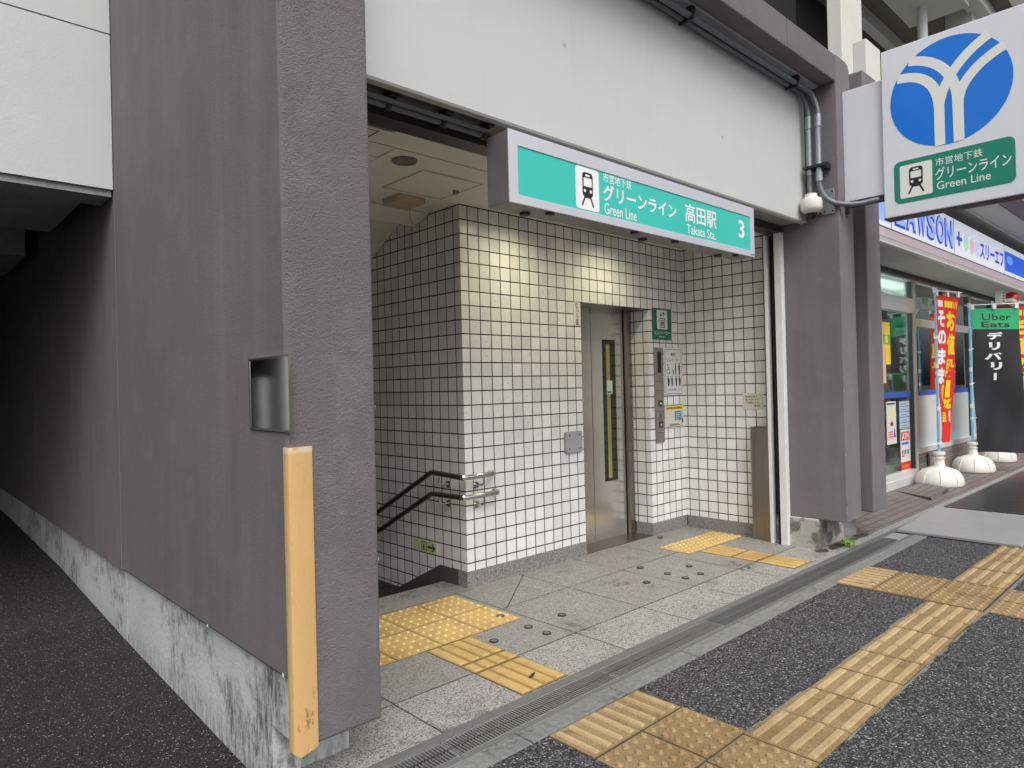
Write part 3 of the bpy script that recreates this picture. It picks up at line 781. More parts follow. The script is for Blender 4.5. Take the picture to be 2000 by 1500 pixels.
# ------------------------------------------------------------------ projecting logo sign
ls = thing('logo_sign', 'white projecting sign with blue Y emblem and green line panel', 'sign', (5.95, 1.6, 3.3))
F = Fr((5.87, 2.235, 0), (0, -1, 0), (0, 0, 1))
MB().fbox(F, .312, 1.243, 2.683, 4.0, -.14, 0).build('box', M_SIGNW, ls, bevel=.006)
MB().fbox(F, .306, 1.249, 2.676, 2.690, -.145, -.012).build('bottom_trim', M_SLOT, ls)
for s in (.42, .78, 1.1): MB().fbox(F, s-.01, s+.01, 2.672, 2.677, -.05, -.03).build('vent_hole', M_BLACK, ls)
em = MB(); em.prism(F, circ(.772, 3.548, .397, 64), .0005, .0015, 0)
def cl(p):   # strokes end on the rim of the disc
    return p
w_ = .0022
for i, q in enumerate((((.43, 3.745), (.62, 3.735), (.709, 3.62), (.709, 3.42)), ((.515, 3.855), (.69, 3.82), (.80, 3.70), (.828, 3.50)),
          ((1.035, 3.865), (.88, 3.80), (.73, 3.63), (.709, 3.45)), ((1.125, 3.752), (.97, 3.70), (.832, 3.58), (.832, 3.42)))):
    pts_ = bez(*q); bx = .709 if i in (0, 2) else .832
    em.stroke(F, pts_+[(bx, 3.157)], .068, w_+i*.0002, 1)
em.build('emblem', [M_BLUE, M_LOGOW], ls)
gp = MB().prism(F, rr(.388, 2.775, 1.168, 3.103, .045), .0005, .0015).build('green_panel', M_GREEN, ls)
b = MB(); b.prism(F, rr(.43, 2.812, .652, 3.066, .012), .0018, .0024, 0); train(b, F, .541, 2.94, .20, .0026, 1, 0)
b.build('pictogram', [M_LOGOW, M_TXTK], gp)
b = MB(); b.text(F, '市営地下鉄', .675, 3.005, .975, 3.065, .0022, 0, .003)
b.text(F, 'グリーンライン', .672, 2.90, 1.145, 2.992, .0022, 0, .01); b.text(F, 'Green Line', .68, 2.828, 1.02, 2.888, .0022, 0, .003)
b.build('lettering', M_LOGOW, gp)
b = MB(); b.fbox(F, .0, .310, 2.885, 3.80, -.1, -.035); b.build('mounting_panel', M_SIGNW, ls, bevel=.004)
b = MB(); b.fbox(F, .005, .34, 2.855, 2.875, -.1, -.02); b.fbox(F, .0, .03, 2.79, 2.875, -.06, -.03); b.fbox(F, .04, .32, 2.835, 2.845, -.07, -.03); b.build('bracket_arm', M_DARK, ls)

# ------------------------------------------------------------------ conduits
def conduit(label, path, r, mat, base):
    t = thing('conduit', label, 'conduit', base); MB().tube(path, r, 12).build('pipe', mat, t, smooth=50); return t
c1 = conduit('dark conduit pipe clamped under the beam soffit, bending down to the dome camera',
   [(1.5, 2.462, 3.80), (5.5, 2.462, 3.80)]+bez((5.55, 2.462, 3.80), (5.66, 2.462, 3.80), (5.70, 2.455, 3.78), (5.70, 2.432, 3.64), 8)+[(5.70, 2.432, 2.95)], .021, M_DPIPE, (5.7, 2.43, 3.2))
c2 = conduit('outer grey conduit pipe running down the pillar side and over to the logo sign',
   [(1.5, 2.408, 3.80), (5.46, 2.408, 3.80)]+bez((5.52, 2.408, 3.80), (5.66, 2.405, 3.80), (5.70, 2.38, 3.78), (5.70, 2.352, 3.62), 8)+[(5.70, 2.355, 3.1)]+bez((5.70, 2.355, 3.03), (5.70, 2.33, 2.88), (5.73, 2.26, 2.83), (5.86, 2.1, 2.84), 10)+[(5.92, 1.94, 2.862)], .021, M_DPIPE, (5.7, 2.35, 3.2))
for t, y in ((c1, 2.432), (c2, 2.355)):
    MB().tube([(5.70, y, 3.53), (5.70, y, 3.12)], .0225, 12).build('galvanised_sleeve', M_GALV, t, smooth=50)
    MB().tube([(5.70, y, 3.60), (5.70, y, 3.50)], .028, 12).build('coupling', M_GALV, t, smooth=50)
MB().tube([(5.70, 2.355, 3.13), (5.70, 2.354, 3.05)], .028, 12).build('coupling', M_GALV, c2, smooth=50)
for x in (2.2, 3.9, 5.42):
    for t, y in ((c1, 2.462), (c2, 2.408)):
        b = MB(); b.box(x-.02, x+.02, y-.026 if t is c1 else y-.03, y+.026, 3.815, 3.852); b.tube([(x-.012, y, 3.80), (x+.012, y, 3.80)], .027, 10); b.box(x-.01, x+.01, y-.024, y+.024, 3.765, 3.778)
        b.build('clamp', M_DARK, t)
b = MB(); b.box(5.66, 5.775, 2.30, 2.47, 3.165, 3.185); b.tube([(5.70, 2.355, 3.16), (5.70, 2.355, 3.19)], .028, 10); b.tube([(5.70, 2.432, 3.16), (5.70, 2.432, 3.19)], .028, 10); b.box(5.70, 5.775, 2.29, 2.33, 3.15, 3.2)
b.build('wall_clamp', M_DARK, c2)
c3 = conduit('dark conduit hung under the header soffit between the left pillar and the teal sign', [(1.40, 2.63, 2.715), (2.30, 2.63, 2.715)], .019, M_DPIPE, (1.9, 2.63, 2.71))
MB().tube([(1.40, 2.595, 2.722), (2.30, 2.595, 2.722)], .013, 10).build('cable', M_DPIPE, c3, smooth=50)
for x in (1.72, 2.03, 2.29):
    b = MB(); b.box(x-.02, x+.02, 2.56, 2.665, 2.735, 2.757); b.tube([(x-.012, 2.63, 2.715), (x+.012, 2.63, 2.715)], .026, 10); b.tube([(x, 2.605, 2.70), (x, 2.605, 2.675)], .006, 8)
    b.build('clamp', M_DARK, c3)

cam_ = thing('security_camera', 'white dome security camera on a bracket plate at the right pillar', 'security camera', (5.68, 2.41, 2.87))
MB().lathe((5.665, 2.41, 2.80), [(.035, -.012), (.06, .0), (.078, .018), (.084, .03), (.085, .085), (.078, .108), (.06, .118), (.05, .122), (.046, .15), (.02, .156)], 28).build('housing', M_BASE, cam_, smooth=40)
MB().lathe((5.665, 2.41, 2.80), [(.083, .055), (.084, .06), (.083, .065)], 28).build('seam_ring', M_SLOT, cam_, smooth=40)
MB().lathe((5.665, 2.41, 2.792), [(.045, .0), (.038, -.025), (.02, -.04), (.004, -.045)], 20).build('dome_lens', M_DGLASS, cam_, smooth=60)
b = MB(); b.box(5.768, 5.779, 2.265, 2.385, 2.785, 2.99); b.box(5.70, 5.77, 2.36, 2.375, 2.80, 2.93); b.build('mounting_plate', M_GALV, cam_, bevel=.002)
for y in (2.28, 2.345):
    for z in (2.805, 2.965): MB().lathe((5.768, y, z), [(.007, 0), (.007, -.008)], 8, axis='X').build('bolt', M_DARK, cam_)
MB().box(5.72, 5.768, 2.385, 2.43, 2.80, 2.93).build('arm', M_BASE, cam_)

# ------------------------------------------------------------------ wall notices
F = FY(3.808)
es = thing('elevator_sign', 'green elevator sign with a white pictogram above the call panel', 'sign', (5.53, 3.81, 2))
MB().fbox(F, 5.378, 5.684, 1.842, 2.141, 0, .008).build('plate', M_DGREEN, es)
MB().fbox(F, 5.684, 5.695, 1.842, 2.141, 0, .0079).build('edge_strip', M_PAPER, es)
b = MB(); b.prism(F, rr(5.445, 1.942, 5.615, 2.124, .012), .0082, .009, 0)
b.ring(F, [(5.488, 1.958), (5.573, 1.958), (5.573, 2.048), (5.488, 2.048)], [(5.495, 1.965), (5.566, 1.965), (5.566, 2.041), (5.495, 2.041)], .0091, .0096, 1)
for x in (5.512, 5.531, 5.55):
    b.prism(F, circ(x, 2.026, .006, 10), .0091, .0096, 1); b.prism(F, [(x-.007, 2.017), (x-.005, 1.972), (x+.005, 1.972), (x+.007, 2.017)], .0091, .0096, 1)
for x, d in ((5.51, -1), (5.552, 1)):
    b.stroke(F, [(x, 2.062), (x, 2.105)], .008, .0093, 1); y = 2.084+d*.022
    b.stroke(F, [(x-.018, y-d*.02), (x, y), (x+.018, y-d*.02)], .008, .0095, 1)
b.build('pictogram', [M_PAPER, M_TXTK], es)
b = MB(); b.text(F, 'エレベーター', 5.40, 1.89, 5.665, 1.925, .0085, 0, .006); b.text(F, 'Elevator', 5.475, 1.862, 5.585, 1.88, .0085); b.build('lettering', M_PAPER, es)

pn = thing('priority_notice', 'white framed notice with rows of navy figures for priority elevator users', 'notice', (5.7, 3.81, 1.55))
MB().fbox(F, 5.55, 5.853, 1.308, 1.766, 0, .007).build('plate', M_PAPER, pn)
b = MB(); b.ring(F, [(5.562, 1.32), (5.841, 1.32), (5.841, 1.754), (5.562, 1.754)], [(5.566, 1.324), (5.837, 1.324), (5.837, 1.75), (5.566, 1.75)], .0072, .008); b.build('border', M_TXTK, pn)
b = MB(); b.text(F, '優先', 5.655, 1.685, 5.735, 1.72, .0075, 0, .01); b.text(F, 'エレベーター', 5.59, 1.632, 5.815, 1.668, .0075, 0, .008); b.text(F, 'ご協力をお願いします', 5.592, 1.347, 5.815, 1.372, .0075); b.build('lettering', M_TXTK, pn)
b = MB()
wheelchair(b, F, 5.615, 1.56, .10, .0076, 0)
def fig(x, z, h, wd, belly=0):
    b.prism(F, circ(x, z+h*.9, h*.085, 12), .0076, .0082)
    b.prism(F, [(x-wd*.35, z), (x-wd*.5, z+h*.5), (x-wd*.55, z+h*.78), (x+wd*.55, z+h*.78), (x+(.5+belly)*wd, z+h*.5), (x+wd*.35, z)], .0076, .0082)
fig(5.735, 1.505, .115, .018); fig(5.80, 1.505, .12, .026); fig(5.695, 1.505, .055, .016)
for x, bl in ((5.61, .5), (5.672, 0), (5.742, .1), (5.802, .2)): fig(x, 1.395, .105, .024, bl)
b.build('figures', M_NAVY, pn)

qn = thing('sticker_notice', 'cream notice with yellow heading and blue box below the priority notice', 'notice', (5.7, 3.81, 1.1))
MB().fbox(F, 5.545, 5.86, .988, 1.22, 0, .004).build('plate', M_PAPERC, qn)
b = MB(); b.fbox(F, 5.56, 5.848, 1.165, 1.20, .0042, .0046, 0)
for k in range(14):
    x = 5.565+k*.020
    for z in (1.203, .994): b.prism(F, [(x, z), (x+.010, z), (x+.016, z+.012), (x+.006, z+.012)], .0042, .0046, 1)
for k in range(11): b.fbox(F, 5.572+k*.0245, 5.588+k*.0245, 1.172, 1.191, .0047, .005, 1)
b.prism(F, rr(5.71, 1.06, 5.825, 1.15, .01), .0042, .0046, 2)
for k in range(4): b.fbox(F, 5.725, 5.725+(.09, .08, .085, .05)[k], 1.13-k*.02, 1.136-k*.02, .0047, .005, 3)
b.prism(F, circ(5.84, 1.085, .008, 10), .0042, .0046, 2); b.fbox(F, 5.83, 5.85, 1.03, 1.075, .0042, .0046, 1)
b.fbox(F, 5.62, 5.77, 1.022, 1.028, .0042, .0046, 1); b.fbox(F, 5.62, 5.80, 1.012, 1.018, .0042, .0046, 1)
b.build('print', [M_YEL, M_TXTK, plain('blue_print', S(60, 130, 185), .5, .05), M_PAPER], qn)

cn = thing('camera_notice', 'narrow white vertical notice beside the top left corner of the elevator opening', 'notice', (4.3, 3.8, 2.02))
F8 = FY(3.80)
MB().fbox(F8, 4.262, 4.346, 1.925, 2.118, .0, .004).build('plate', M_PAPER, cn)
b = MB()
for i, ch in enumerate('防犯カメラ設置'): b.text(F8, ch, 4.285, 2.088-i*.0262, 4.322, 2.110-i*.0262, .0045, 0, .01)
b.build('lettering', M_TXTK, cn)

wn = thing('caution_notice', 'cream caution notice on the right tiled wall above the steel post', 'notice', (5.89, 3.08, 1.24))
FR = FX(5.89)
MB().fbox(FR, -3.182, -2.982, 1.168, 1.315, 0, .004).build('plate', M_PAPERC, wn)
b = MB()
for i, (tx, a, c) in enumerate((('降水時の床が', -3.158, -3.04), ('滑りやすいので', -3.158, -3.028), ('ご注意願います。', -3.158, -3.02), ('高田駅', -3.07, -3.012))):
    b.text(FR, tx, a, 1.273-i*.028, c, 1.293-i*.028, .0045, 0, .012)
b.build('lettering', M_TXTK, wn)

ex = thing('exit_sign', 'small pale green exit sign with arrow low on the shaded stair wall', 'sign', (3.07, 4.3, .23))
FS = FX(3.07)
MB().fbox(FS, -4.46, -4.155, .178, .27, 0, .005).build('plate', M_EXIT, ex)
b = MB(); b.stroke(FS, [(-4.345, .188), (-4.345, .255), (-4.285, .255), (-4.285, .188)], .009, .0055)
b.prism(FS, circ(-4.318, .236, .008, 10), .0055, .006); b.stroke(FS, [(-4.318, .228), (-4.322, .208), (-4.335, .19)], .011, .0056); b.stroke(FS, [(-4.322, .21), (-4.305, .19)], .009, .0057); b.stroke(FS, [(-4.335, .222), (-4.318, .22), (-4.302, .213)], .007, .0058)
b.stroke(FS, [(-4.27, .222), (-4.18, .222)], .017, .0056); b.stroke(FS, [(-4.215, .252), (-4.178, .222), (-4.215, .192)], .015, .0059)
b.build('symbol', plain('exit_dark_green', S(20, 70, 45), .5, .05), ex)

jb = thing('junction_box', 'grey plastic cover plate on the white tiles left of the elevator door', 'junction box', (4.2, 3.8, .96))
MB().prism(F8, rr(4.107, .872, 4.309, 1.048, .018), 0, .028).build('cover', M_GREYBOX, jb, bevel=.006)
for x in (4.145, 4.272):
    for z in (.905, 1.015): MB().prism(F8, circ(x, z, .007, 8), .028, .031).build('screw', M_SLOT, jb)

# ------------------------------------------------------------------ handrails
def handrail(z, dz, ext, label):
    h = thing('handrail', label, 'handrail', (3.0, 3.9, z))
    X = 2.985; c = Vector((X, 3.715, z))
    p = [(X, 6.5, z+dz-(6.5-4.09)*.507), (X, 4.09, z+dz)]
    MB().tube(p+[(X, 4.04, z+dz*.9), c+Vector((0, .02, 0))], .019, 14).build('stair_rail', M_STEELW, h, smooth=50)
    MB().tube([c+Vector((-.004, .012, 0)), c+Vector((.02, 0, 0)), (ext-.03, 3.715, z), (ext, 3.722, z), (ext+.022, 3.745, z), (ext+.026, 3.80, z)], .019, 14).build('landing_rail', M_POL, h, smooth=50)
    for px_, py_, ax in ((X, 4.0, 0), (3.17, 3.715, 1), (X, 5.4, 2)):
        zz = z if ax < 2 else z+dz-(5.4-4.09)*.507
        wall = Vector((3.07, py_-.01, zz-.075)) if ax != 1 else Vector((px_-.01, 3.80, zz-.075))
        top = Vector((px_, py_, zz-.018)); mid = Vector((px_, py_, zz-.06))
        k = MB(); k.tube([top, mid, mid+(wall-mid)*.25+Vector((0, 0, -.008)), wall], .0075, 8)
        k.lathe(wall, [(.026, -.012 if ax != 1 else -.012), (.026, 0)], 16, axis='X' if ax != 1 else 'Y')
        k.build('bracket', M_POL, h, smooth=40)
    return h
handrail(.80, .012, 3.27, 'upper stainless handrail turning the tiled corner and running down the stairs')
handrail(.66, -.004, 3.30, 'lower stainless handrail below its twin at the tiled corner by the stairs')

# ------------------------------------------------------------------ stairs
st = thing('staircase', 'dark stone stairs going down behind the left pillar with pale nosing strips', 'stairs', (2.2, 4.1, 0))
for k in range(14):
    y = 4.078+k*.30; z = -.16*(k+1)
    MB().box(1.4, 3.06, y, y+.31, z-.3, z).build('step', M_STEP, st)
MB().box(2.2, 3.04, 4.12, 4.145, -.159, -.15).build('nosing_strip', M_PAPERC, st)
MB().box(2.2, 3.04, 4.42, 4.445, -.319, -.31).build('nosing_strip', M_PAPERC, st)
MB().box(1.4, 3.06, 4.076, 4.0765, -.2, -.003).build('riser', M_STEP, st)

# ------------------------------------------------------------------ ceiling
ce = thing('entrance_ceiling', 'cream board ceiling of the entrance hall with dark shadow gaps', 'ceiling', (3, 3.3, 2.74))
b = MB(); b.box(1.40, 5.88, 2.842, 3.13, 2.741, 2.80); b.box(1.40, 2.10, 3.14, 3.32, 2.741, 2.80)
b.box(2.11, 5.88, 3.14, 4.14, 2.7405, 2.80); b.box(1.40, 2.105, 3.33, 4.14, 2.7402, 2.80)
b.build('board', M_CEIL, ce)
MB().box(1.40, 5.88, 3.1, 4.15, 2.79, 2.86).build('shadow_gap', M_BLACK, ce)
F = Fr((0, 0, 2.74), (1, 0, 0), (0, -1, 0))
b = MB()
def hatch(x0, x1, y0, y1):
    for q in ([(x0, -y0), (x1, -y0), (x1, -y0-.006), (x0, -y0-.006)], [(x0, -y1), (x1, -y1), (x1, -y1+.006), (x0, -y1+.006)], [(x0, -y0), (x0+.006, -y0), (x0+.006, -y1), (x0, -y1)], [(x1-.006, -y0), (x1, -y0), (x1, -y1), (x1-.006, -y1)]):
        b.sheet(F, q, .002)
hatch(2.43, 2.90, 3.34, 3.79); hatch(1.6, 1.9, 2.98, 3.1); b.build('access_hatch', M_SLOT, ce)
b = MB(); b.add([(1.4, 4.155, 2.735), (3.062, 4.155, 2.735), (3.062, 4.34, 2.675), (1.4, 4.34, 2.675), (1.4, 4.155, 2.76), (3.062, 4.155, 2.76), (3.062, 4.34, 2.76), (1.4, 4.34, 2.76)], [(0, 1, 2, 3), (4, 5, 6, 7), (0, 1, 5, 4), (1, 2, 6, 5), (2, 3, 7, 6), (3, 0, 4, 7)])
b.build('drop_panel', M_CEIL, ce)
b = MB(); b.add([(1.4, 4.36, 2.74), (3.064, 4.36, 2.74), (3.064, 4.545, 2.738), (1.4, 4.545, 2.738), (1.4, 9, .5), (3.064, 9, .5)], [(0, 1, 2, 3), (3, 2, 5, 4)])
b.build('sloping_soffit', M_CEIL, ce)
tag(MB().lathe((2.25, 3.27, 2.74), [(.075, 0), (.07, -.012), (.055, -.014), (.05, -.006), (.002, -.006)], 24).build('ceiling_speaker', M_CEILD, base=(2.25, 3.27, 2.74), smooth=30), 'round grey speaker grille set in the cream ceiling', 'speaker')
tag(MB().lathe((2.86, 3.57, 2.74), [(.022, 0), (.02, -.02), (.008, -.026)], 14).build('ceiling_sensor', M_STEELW, base=(2.86, 3.57, 2.74), smooth=30), 'tiny sensor on the ceiling near the tiled corner', 'sensor')
tag(MB().box(1.78, 1.93, 2.86, 2.90, 2.715, 2.74).build('shutter_sensor', M_CEILD, base=(1.85, 2.88, 2.72)), 'slim grey sensor bar on the ceiling beside the header slot', 'sensor')
bx = thing('detector_box', 'yellowed box with a dangling cord on the entrance ceiling', 'detector', (2.7, 3.93, 2.7))
MB().box(2.59, 2.80, 3.83, 4.05, 2.695, 2.74).build('case', M_TAN, bx, bevel=.01)
MB().tube([(2.78, 4.0, 2.70), (2.80, 4.02, 2.65), (2.82, 4.02, 2.59)], .005, 6).build('cord', M_TAN, bx)
for x, lab in ((3.5, 'lit warm downlight recessed in the ceiling left of the elevator door'), (4.6, 'lit warm downlight recessed in the ceiling above the elevator door')):
    dl = thing('downlight', lab, 'ceiling light', (x, 3.34, 2.74))
    MB().lathe((x, 3.34, 2.74), [(.07, 0), (.065, -.006), (.05, -.006), (.045, .0)], 20).build('trim_ring', M_WHITE, dl)
    MB().lathe((x, 3.34, 2.739), [(.045, .0), (.044, -.003)], 20).build('lens', M_LAMPW, dl)
    l = bpy.data.lights.new('downlight_lamp', 'SPOT'); l.energy = 25; l.color = (1, .90, .61); l.spot_size = R(150); l.spot_blend = 1; l.shadow_soft_size = .06
    lo = bpy.data.objects.new('downlight_lamp', l); COL.objects.link(lo); lo.location = (x, 3.34, 2.72)
    lo.rotation_euler = (R(8), 0, 0)

# ------------------------------------------------------------------ right jamb: steel post, shutter rails
sp = thing('steel_post', 'waist-high brushed steel post against the right tiled wall by the shutter rail', 'post', (5.83, 3.0, 0))
b = MB(); b.prism(FZ(0), [(5.89, 3.07), (5.80, 3.07), (5.79, 3.06), (5.79, 3.035), (5.80, 3.03), (5.80, 2.95), (5.79, 2.945), (5.79, 2.90), (5.89, 2.90)], -.01, 1.008)
b.build('body', M_STEELW, sp, bevel=.003)
MB().box(5.795, 5.885, 2.905, 3.065, 1.0085, 1.012).build('cap', M_SLOT, sp)
gr = thing('shutter_rail', 'tall white painted shutter guide rail with dark slot beside the right pillar', 'shutter rail', (5.78, 2.78, 0))
MB().box(5.725, 5.80, 2.708, 2.772, .0, 2.70).build('front_flange', M_RAIL, gr, bevel=.004)
MB().box(5.74, 5.80, 2.845, 2.875, .0, 2.70).build('back_flange', M_RAIL, gr, bevel=.004)
b = MB(); b.box(5.80, 5.86, 2.70, 2.90, 0, 2.70); b.box(5.745, 5.80, 2.79, 2.80, 0, 2.7); b.build('slot', M_BLACK, gr)

# weed
wd = thing('weed', 'small bright green weed growing by the cracked pillar plinth', 'plant', (6.02, 2.33, 0))
b = MB(); random.seed(3)
for k in range(22):
    a = random.uniform(0, 6.28); L = random.uniform(.05, .12); h = random.uniform(.02, .07); wv = .009
    d = Vector((math.cos(a), math.sin(a), 0)); s_ = Vector((-d.y, d.x, 0))*wv; o_ = Vector((6.02+random.uniform(-.02, .02), 2.33+random.uniform(-.015, .015), 0))
    b.add([o_, o_+d*L*.5+s_+Vector((0, 0, h)), o_+d*L+Vector((0, 0, h*.7)), o_+d*L*.5-s_+Vector((0, 0, h))], [(0, 1, 2, 3)])
b.build('leaves', M_LEAF, wd)

lf = MB(); lf.add([(2.30, 2.40, .010), (2.325, 2.392, .014), (2.355, 2.41, .011), (2.37, 2.425, .013), (2.335, 2.415, .016)], [(0, 1, 2, 3, 4)])
tag(lf.build('dry_leaf', plain('dark_leaf', (.035, .022, .015, 1), .7, .3, 60), base=(2.33, 2.41, .01)), 'small dark dry leaf lying on the bright yellow ribbed tiles', 'leaf')

random.seed(9); ms = MB()
for cx, cy, rx in ((6.0, 2.40, .20), (6.25, 2.41, .16), (5.74, 2.43, .08), (6.5, 2.40, .13)):
    ms.sheet(Fr((cx, cy, .0045), (1, 0, 0), (0, 1, 0)), [(rx*random.uniform(.6, 1.1)*math.cos(6.283*k/18), .055*random.uniform(.5, 1.1)*math.sin(6.283*k/18)) for k in range(18)], .001)
struct(ms.build('moss', plain('mossy_dirt', (.05, .052, .035, 1), .95, .5, 50, bump=.6, bs=120)), 'stuff')

# mats
m1 = tag(MB().prism(FZ(0), [(6.83, 1.27), (8.33, 1.40), (8.34, 2.29), (6.86, 2.215)], .006, .03).build('rubber_mat', M_MAT, base=(7.6, 1.8, 0), bevel=.004), 'grey rubber ramp sheet lying across the kerb beyond the tactile strip', 'mat')
b = MB(); b.box(8.42, 12.2, 1.2, 2.25, .002, .022)
tag(b.build('rubber_mat', M_DMAT, base=(10, 1.7, 0), bevel=.006), 'glossy black mat on the sidewalk behind the grey sheet', 'mat')

# ------------------------------------------------------------------ convenience store
stn = thing('store_building', 'convenience store front with silver framed windows and a lit white and blue fascia', 'store', (11.5, 3.1, 0))
F = FY(3.10)
def bay(x0, x1, zb, rails, lab=None):
    f = MB(); wv = .05
    f.fbox(F, x0, x0+wv, zb, 2.80, -.08, .02); f.fbox(F, x1-wv, x1, zb, 2.80, -.08, .02)
    f.fbox(F, x0+wv, x1-wv, zb, zb+.07, -.08, .018); f.fbox(F, x0+wv, x1-wv, 2.74, 2.80, -.08, .018)
    for a, c in rails: f.fbox(F, x0+wv, x1-wv, a, c, -.08, .018)
    f.fbox(F, x0+wv, x0+wv+.02, zb, 2.74, -.05, .008, 1); f.fbox(F, x1-wv-.02, x1-wv, zb, 2.74, -.05, .008, 1)
    fo = f.build('window_frame', [M_ALU, M_SLOT], stn, bevel=.003)
    MB().fbox(F, x0+wv, x1-wv, zb+.07, 2.74, -.035, -.028).build('pane', M_GLASS if x0 < 10 else M_GLASSR, fo)
    if x0 > 10: MB().fbox(F, x0+wv+.001, x1-wv-.001, zb+.07, 1.165, -.0275, -.026).build('painted_reflection', M_REFL, fo)  # pale sheet stands in for the street's reflection on the lower panes
bay(8.95, 10.46, .11, [(2.30, 2.50)])
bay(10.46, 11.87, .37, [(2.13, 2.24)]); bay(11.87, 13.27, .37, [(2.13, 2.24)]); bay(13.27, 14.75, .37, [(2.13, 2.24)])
MB().fbox(F, 9.001, 10.409, 2.302, 2.498, .0185, .022).build('door_header', M_WHITE, stn)
MB().fbox(F, 8.95, 10.46, 0, .11, -.1, .03).build('door_sill', M_ALU, stn, bevel=.004)
MB().fbox(F, 10.46, 20, 0, .368, -.12, .012).build('dado_wall', M_DADO, stn)
MB().box(14.75, 22, 3.09, 3.3, .37, 2.8).build('wall', M_ALU, stn)
MB().box(8.2, 8.95, 3.12, 3.3, 0, 4).build('end_wall', M_SMOOTH, stn)
MB().box(7.05, 24, 2.475, 3.4, 2.806, 2.86).build('canopy_soffit', plain('store_soffit', (.56, .55, .52, 1), .6, .1), stn)
MB().box(7.05, 24, 3.02, 3.12, 2.76, 2.805).build('shutter_slot', M_SLOT, stn)
G = FY(2.48)
MB().fbox(G, 7.05, 24, 2.795, 2.812, -.03, .02).build('canopy_edge', M_WHITE, stn)
MB().fbox(G, 7.05, 24, 2.812, 2.868, -.06, -.01).build('gutter_band', plain('gutter_grey', (.50, .50, .53, 1), .25, .3, 6, .3), stn)
MB().fbox(G, 7.05, 24, 2.868, 2.958, -.06, .0).build('stripe_band', M_PINK, stn)
MB().fbox(G, 7.05, 24, 2.958, 2.974, -.06, -.004).build('band_gap', M_SLOT, stn)
fp = MB().fbox(G, 7.05, 24, 2.974, 3.42, -.06, .0).build('fascia_panel', M_LITW, stn)
b = MB()
for x in (7.75, 10.0, 12.65): b.fbox(G, x, x+.015, 2.974, 3.42, .0, .003)
b.build('panel_seams', M_GALV, fp)
b = MB()
LT = 'LAWSON'
# slab letters with a dark drop edge
xe = [7.9, 8.27, 8.62, 9.06, 9.42, 9.66, 9.95]
for i, ch in enumerate(LT):
    a, c = 7.86+i*.352, 7.86+i*.352+.31
    b.text(G, ch, a-.02, 3.02, c, 3.37, .006, 1, .06); b.text(G, ch, a+.015, 3.045, c+.005, 3.36, .010, 0, .03)
b.build('shop_lettering', [M_LAVB, lit('deep_blue_letter', S(30, 50, 170), .4)], fp)
b = MB(); b.fbox(G, 7.2, 7.72, 3.02, 3.40, .002, .006); b.build('emblem_panel', M_LAVB, fp)
b = MB(); b.fbox(G, 10.19, 10.24, 3.10, 3.28, .004, .008); b.fbox(G, 10.09, 10.34, 3.165, 3.21, .009, .012); b.build('plus_mark', lit('royal_blue_print', S(45, 70, 200), .4), fp)
b = MB()
for i, (x, mi) in enumerate(((10.52, 0), (10.80, 1), (11.05, 2))):
    b.prism(G, circ(x, 3.17-.01*i, .13, 20, .12), .002, .01, 3); b.prism(G, circ(x, 3.16-.01*i, .10, 20, .09), .011, .013, mi)
b.build('ball_marks', [lit('pale_green_print', S(170, 220, 195), .4), lit('pale_red_print', S(230, 180, 185), .4), lit('pale_violet_print', S(200, 205, 240), .4), lit('light_grey_print', S(200, 210, 215), .4)], fp)
b = MB(); b.text(G, 'スリーエフ', 11.23, 3.06, 12.58, 3.28, .006, 0, .03); b.build('side_lettering', lit('royal_blue_lettering', S(40, 60, 205), .4), fp)
b = MB(); b.fbox(G, 12.69, 16, 3.03, 3.33, .002, .006, 0); b.prism(G, circ(12.98, 3.21, .20, 24, .07), .007, .009, 1); b.build('blue_panel', [lit('vivid_blue_panel', S(35, 95, 225), .4), lit('sky_blue_patch', S(100, 160, 250), .4)], fp)
MB().box(7.05, 24, 2.53, 3.4, 3.42, 3.7).build('fascia_recess', M_SLOT, stn)
cny = thing('upper_canopy', 'cream canopy soffit with a bright lip above the store fascia', 'canopy', (12, 2.2, 3.6))
MB().box(7.1, 24, 2.10, 2.42, 3.60, 3.68).build('soffit', M_CREAM, cny)
MB().box(7.1, 24, 2.42, 2.445, 3.585, 3.68).build('lip', M_WHITE, cny)
MB().box(7.1, 24, 2.085, 2.10, 3.605, 3.68).build('joint', M_BLACK, cny)
MB().box(7.1, 24, 1.85, 2.085, 3.60, 3.70).build('outer_soffit', plain('lavender_grey_paint', (.25, .23, .25, 1), .7, .1), cny)
# interior
b = MB(); b.box(8.9, 22, 7.0, 7.1, 0, 2.9); b.box(8.85, 8.93, 3.2, 7.1, 0, 2.9); b.box(8.9, 22, 3.2, 7.1, 2.88, 2.95); b.build('interior_walls', plain('store_interior_paint', (.42, .43, .42, 1), .7, .1), stn)
MB().box(8.9, 22, 3.2, 7.0, -.05, .005).build('interior_floor', plain('store_floor', (.3, .3, .29, 1), .3, .1), stn)
for i, (x0, x1, y) in enumerate(((9.2, 10.6, 3.9), (10.6, 12.4, 3.75), (12.6, 14.5, 3.75), (9.6, 14.0, 5.2))):
    MB().box(x0, x1, y, y+.08, 2.60, 2.65).build('ceiling_tube', M_TUBE, stn)
pal = [plain('goods_'+n_, c, .5, .15) for n_, c in (('red', S(190, 50, 45)), ('yellow', S(225, 190, 60)), ('green', S(60, 140, 80)), ('blue', S(60, 90, 160)), ('white', S(225, 225, 220)), ('brown', S(120, 80, 50)))]
random.seed(5)
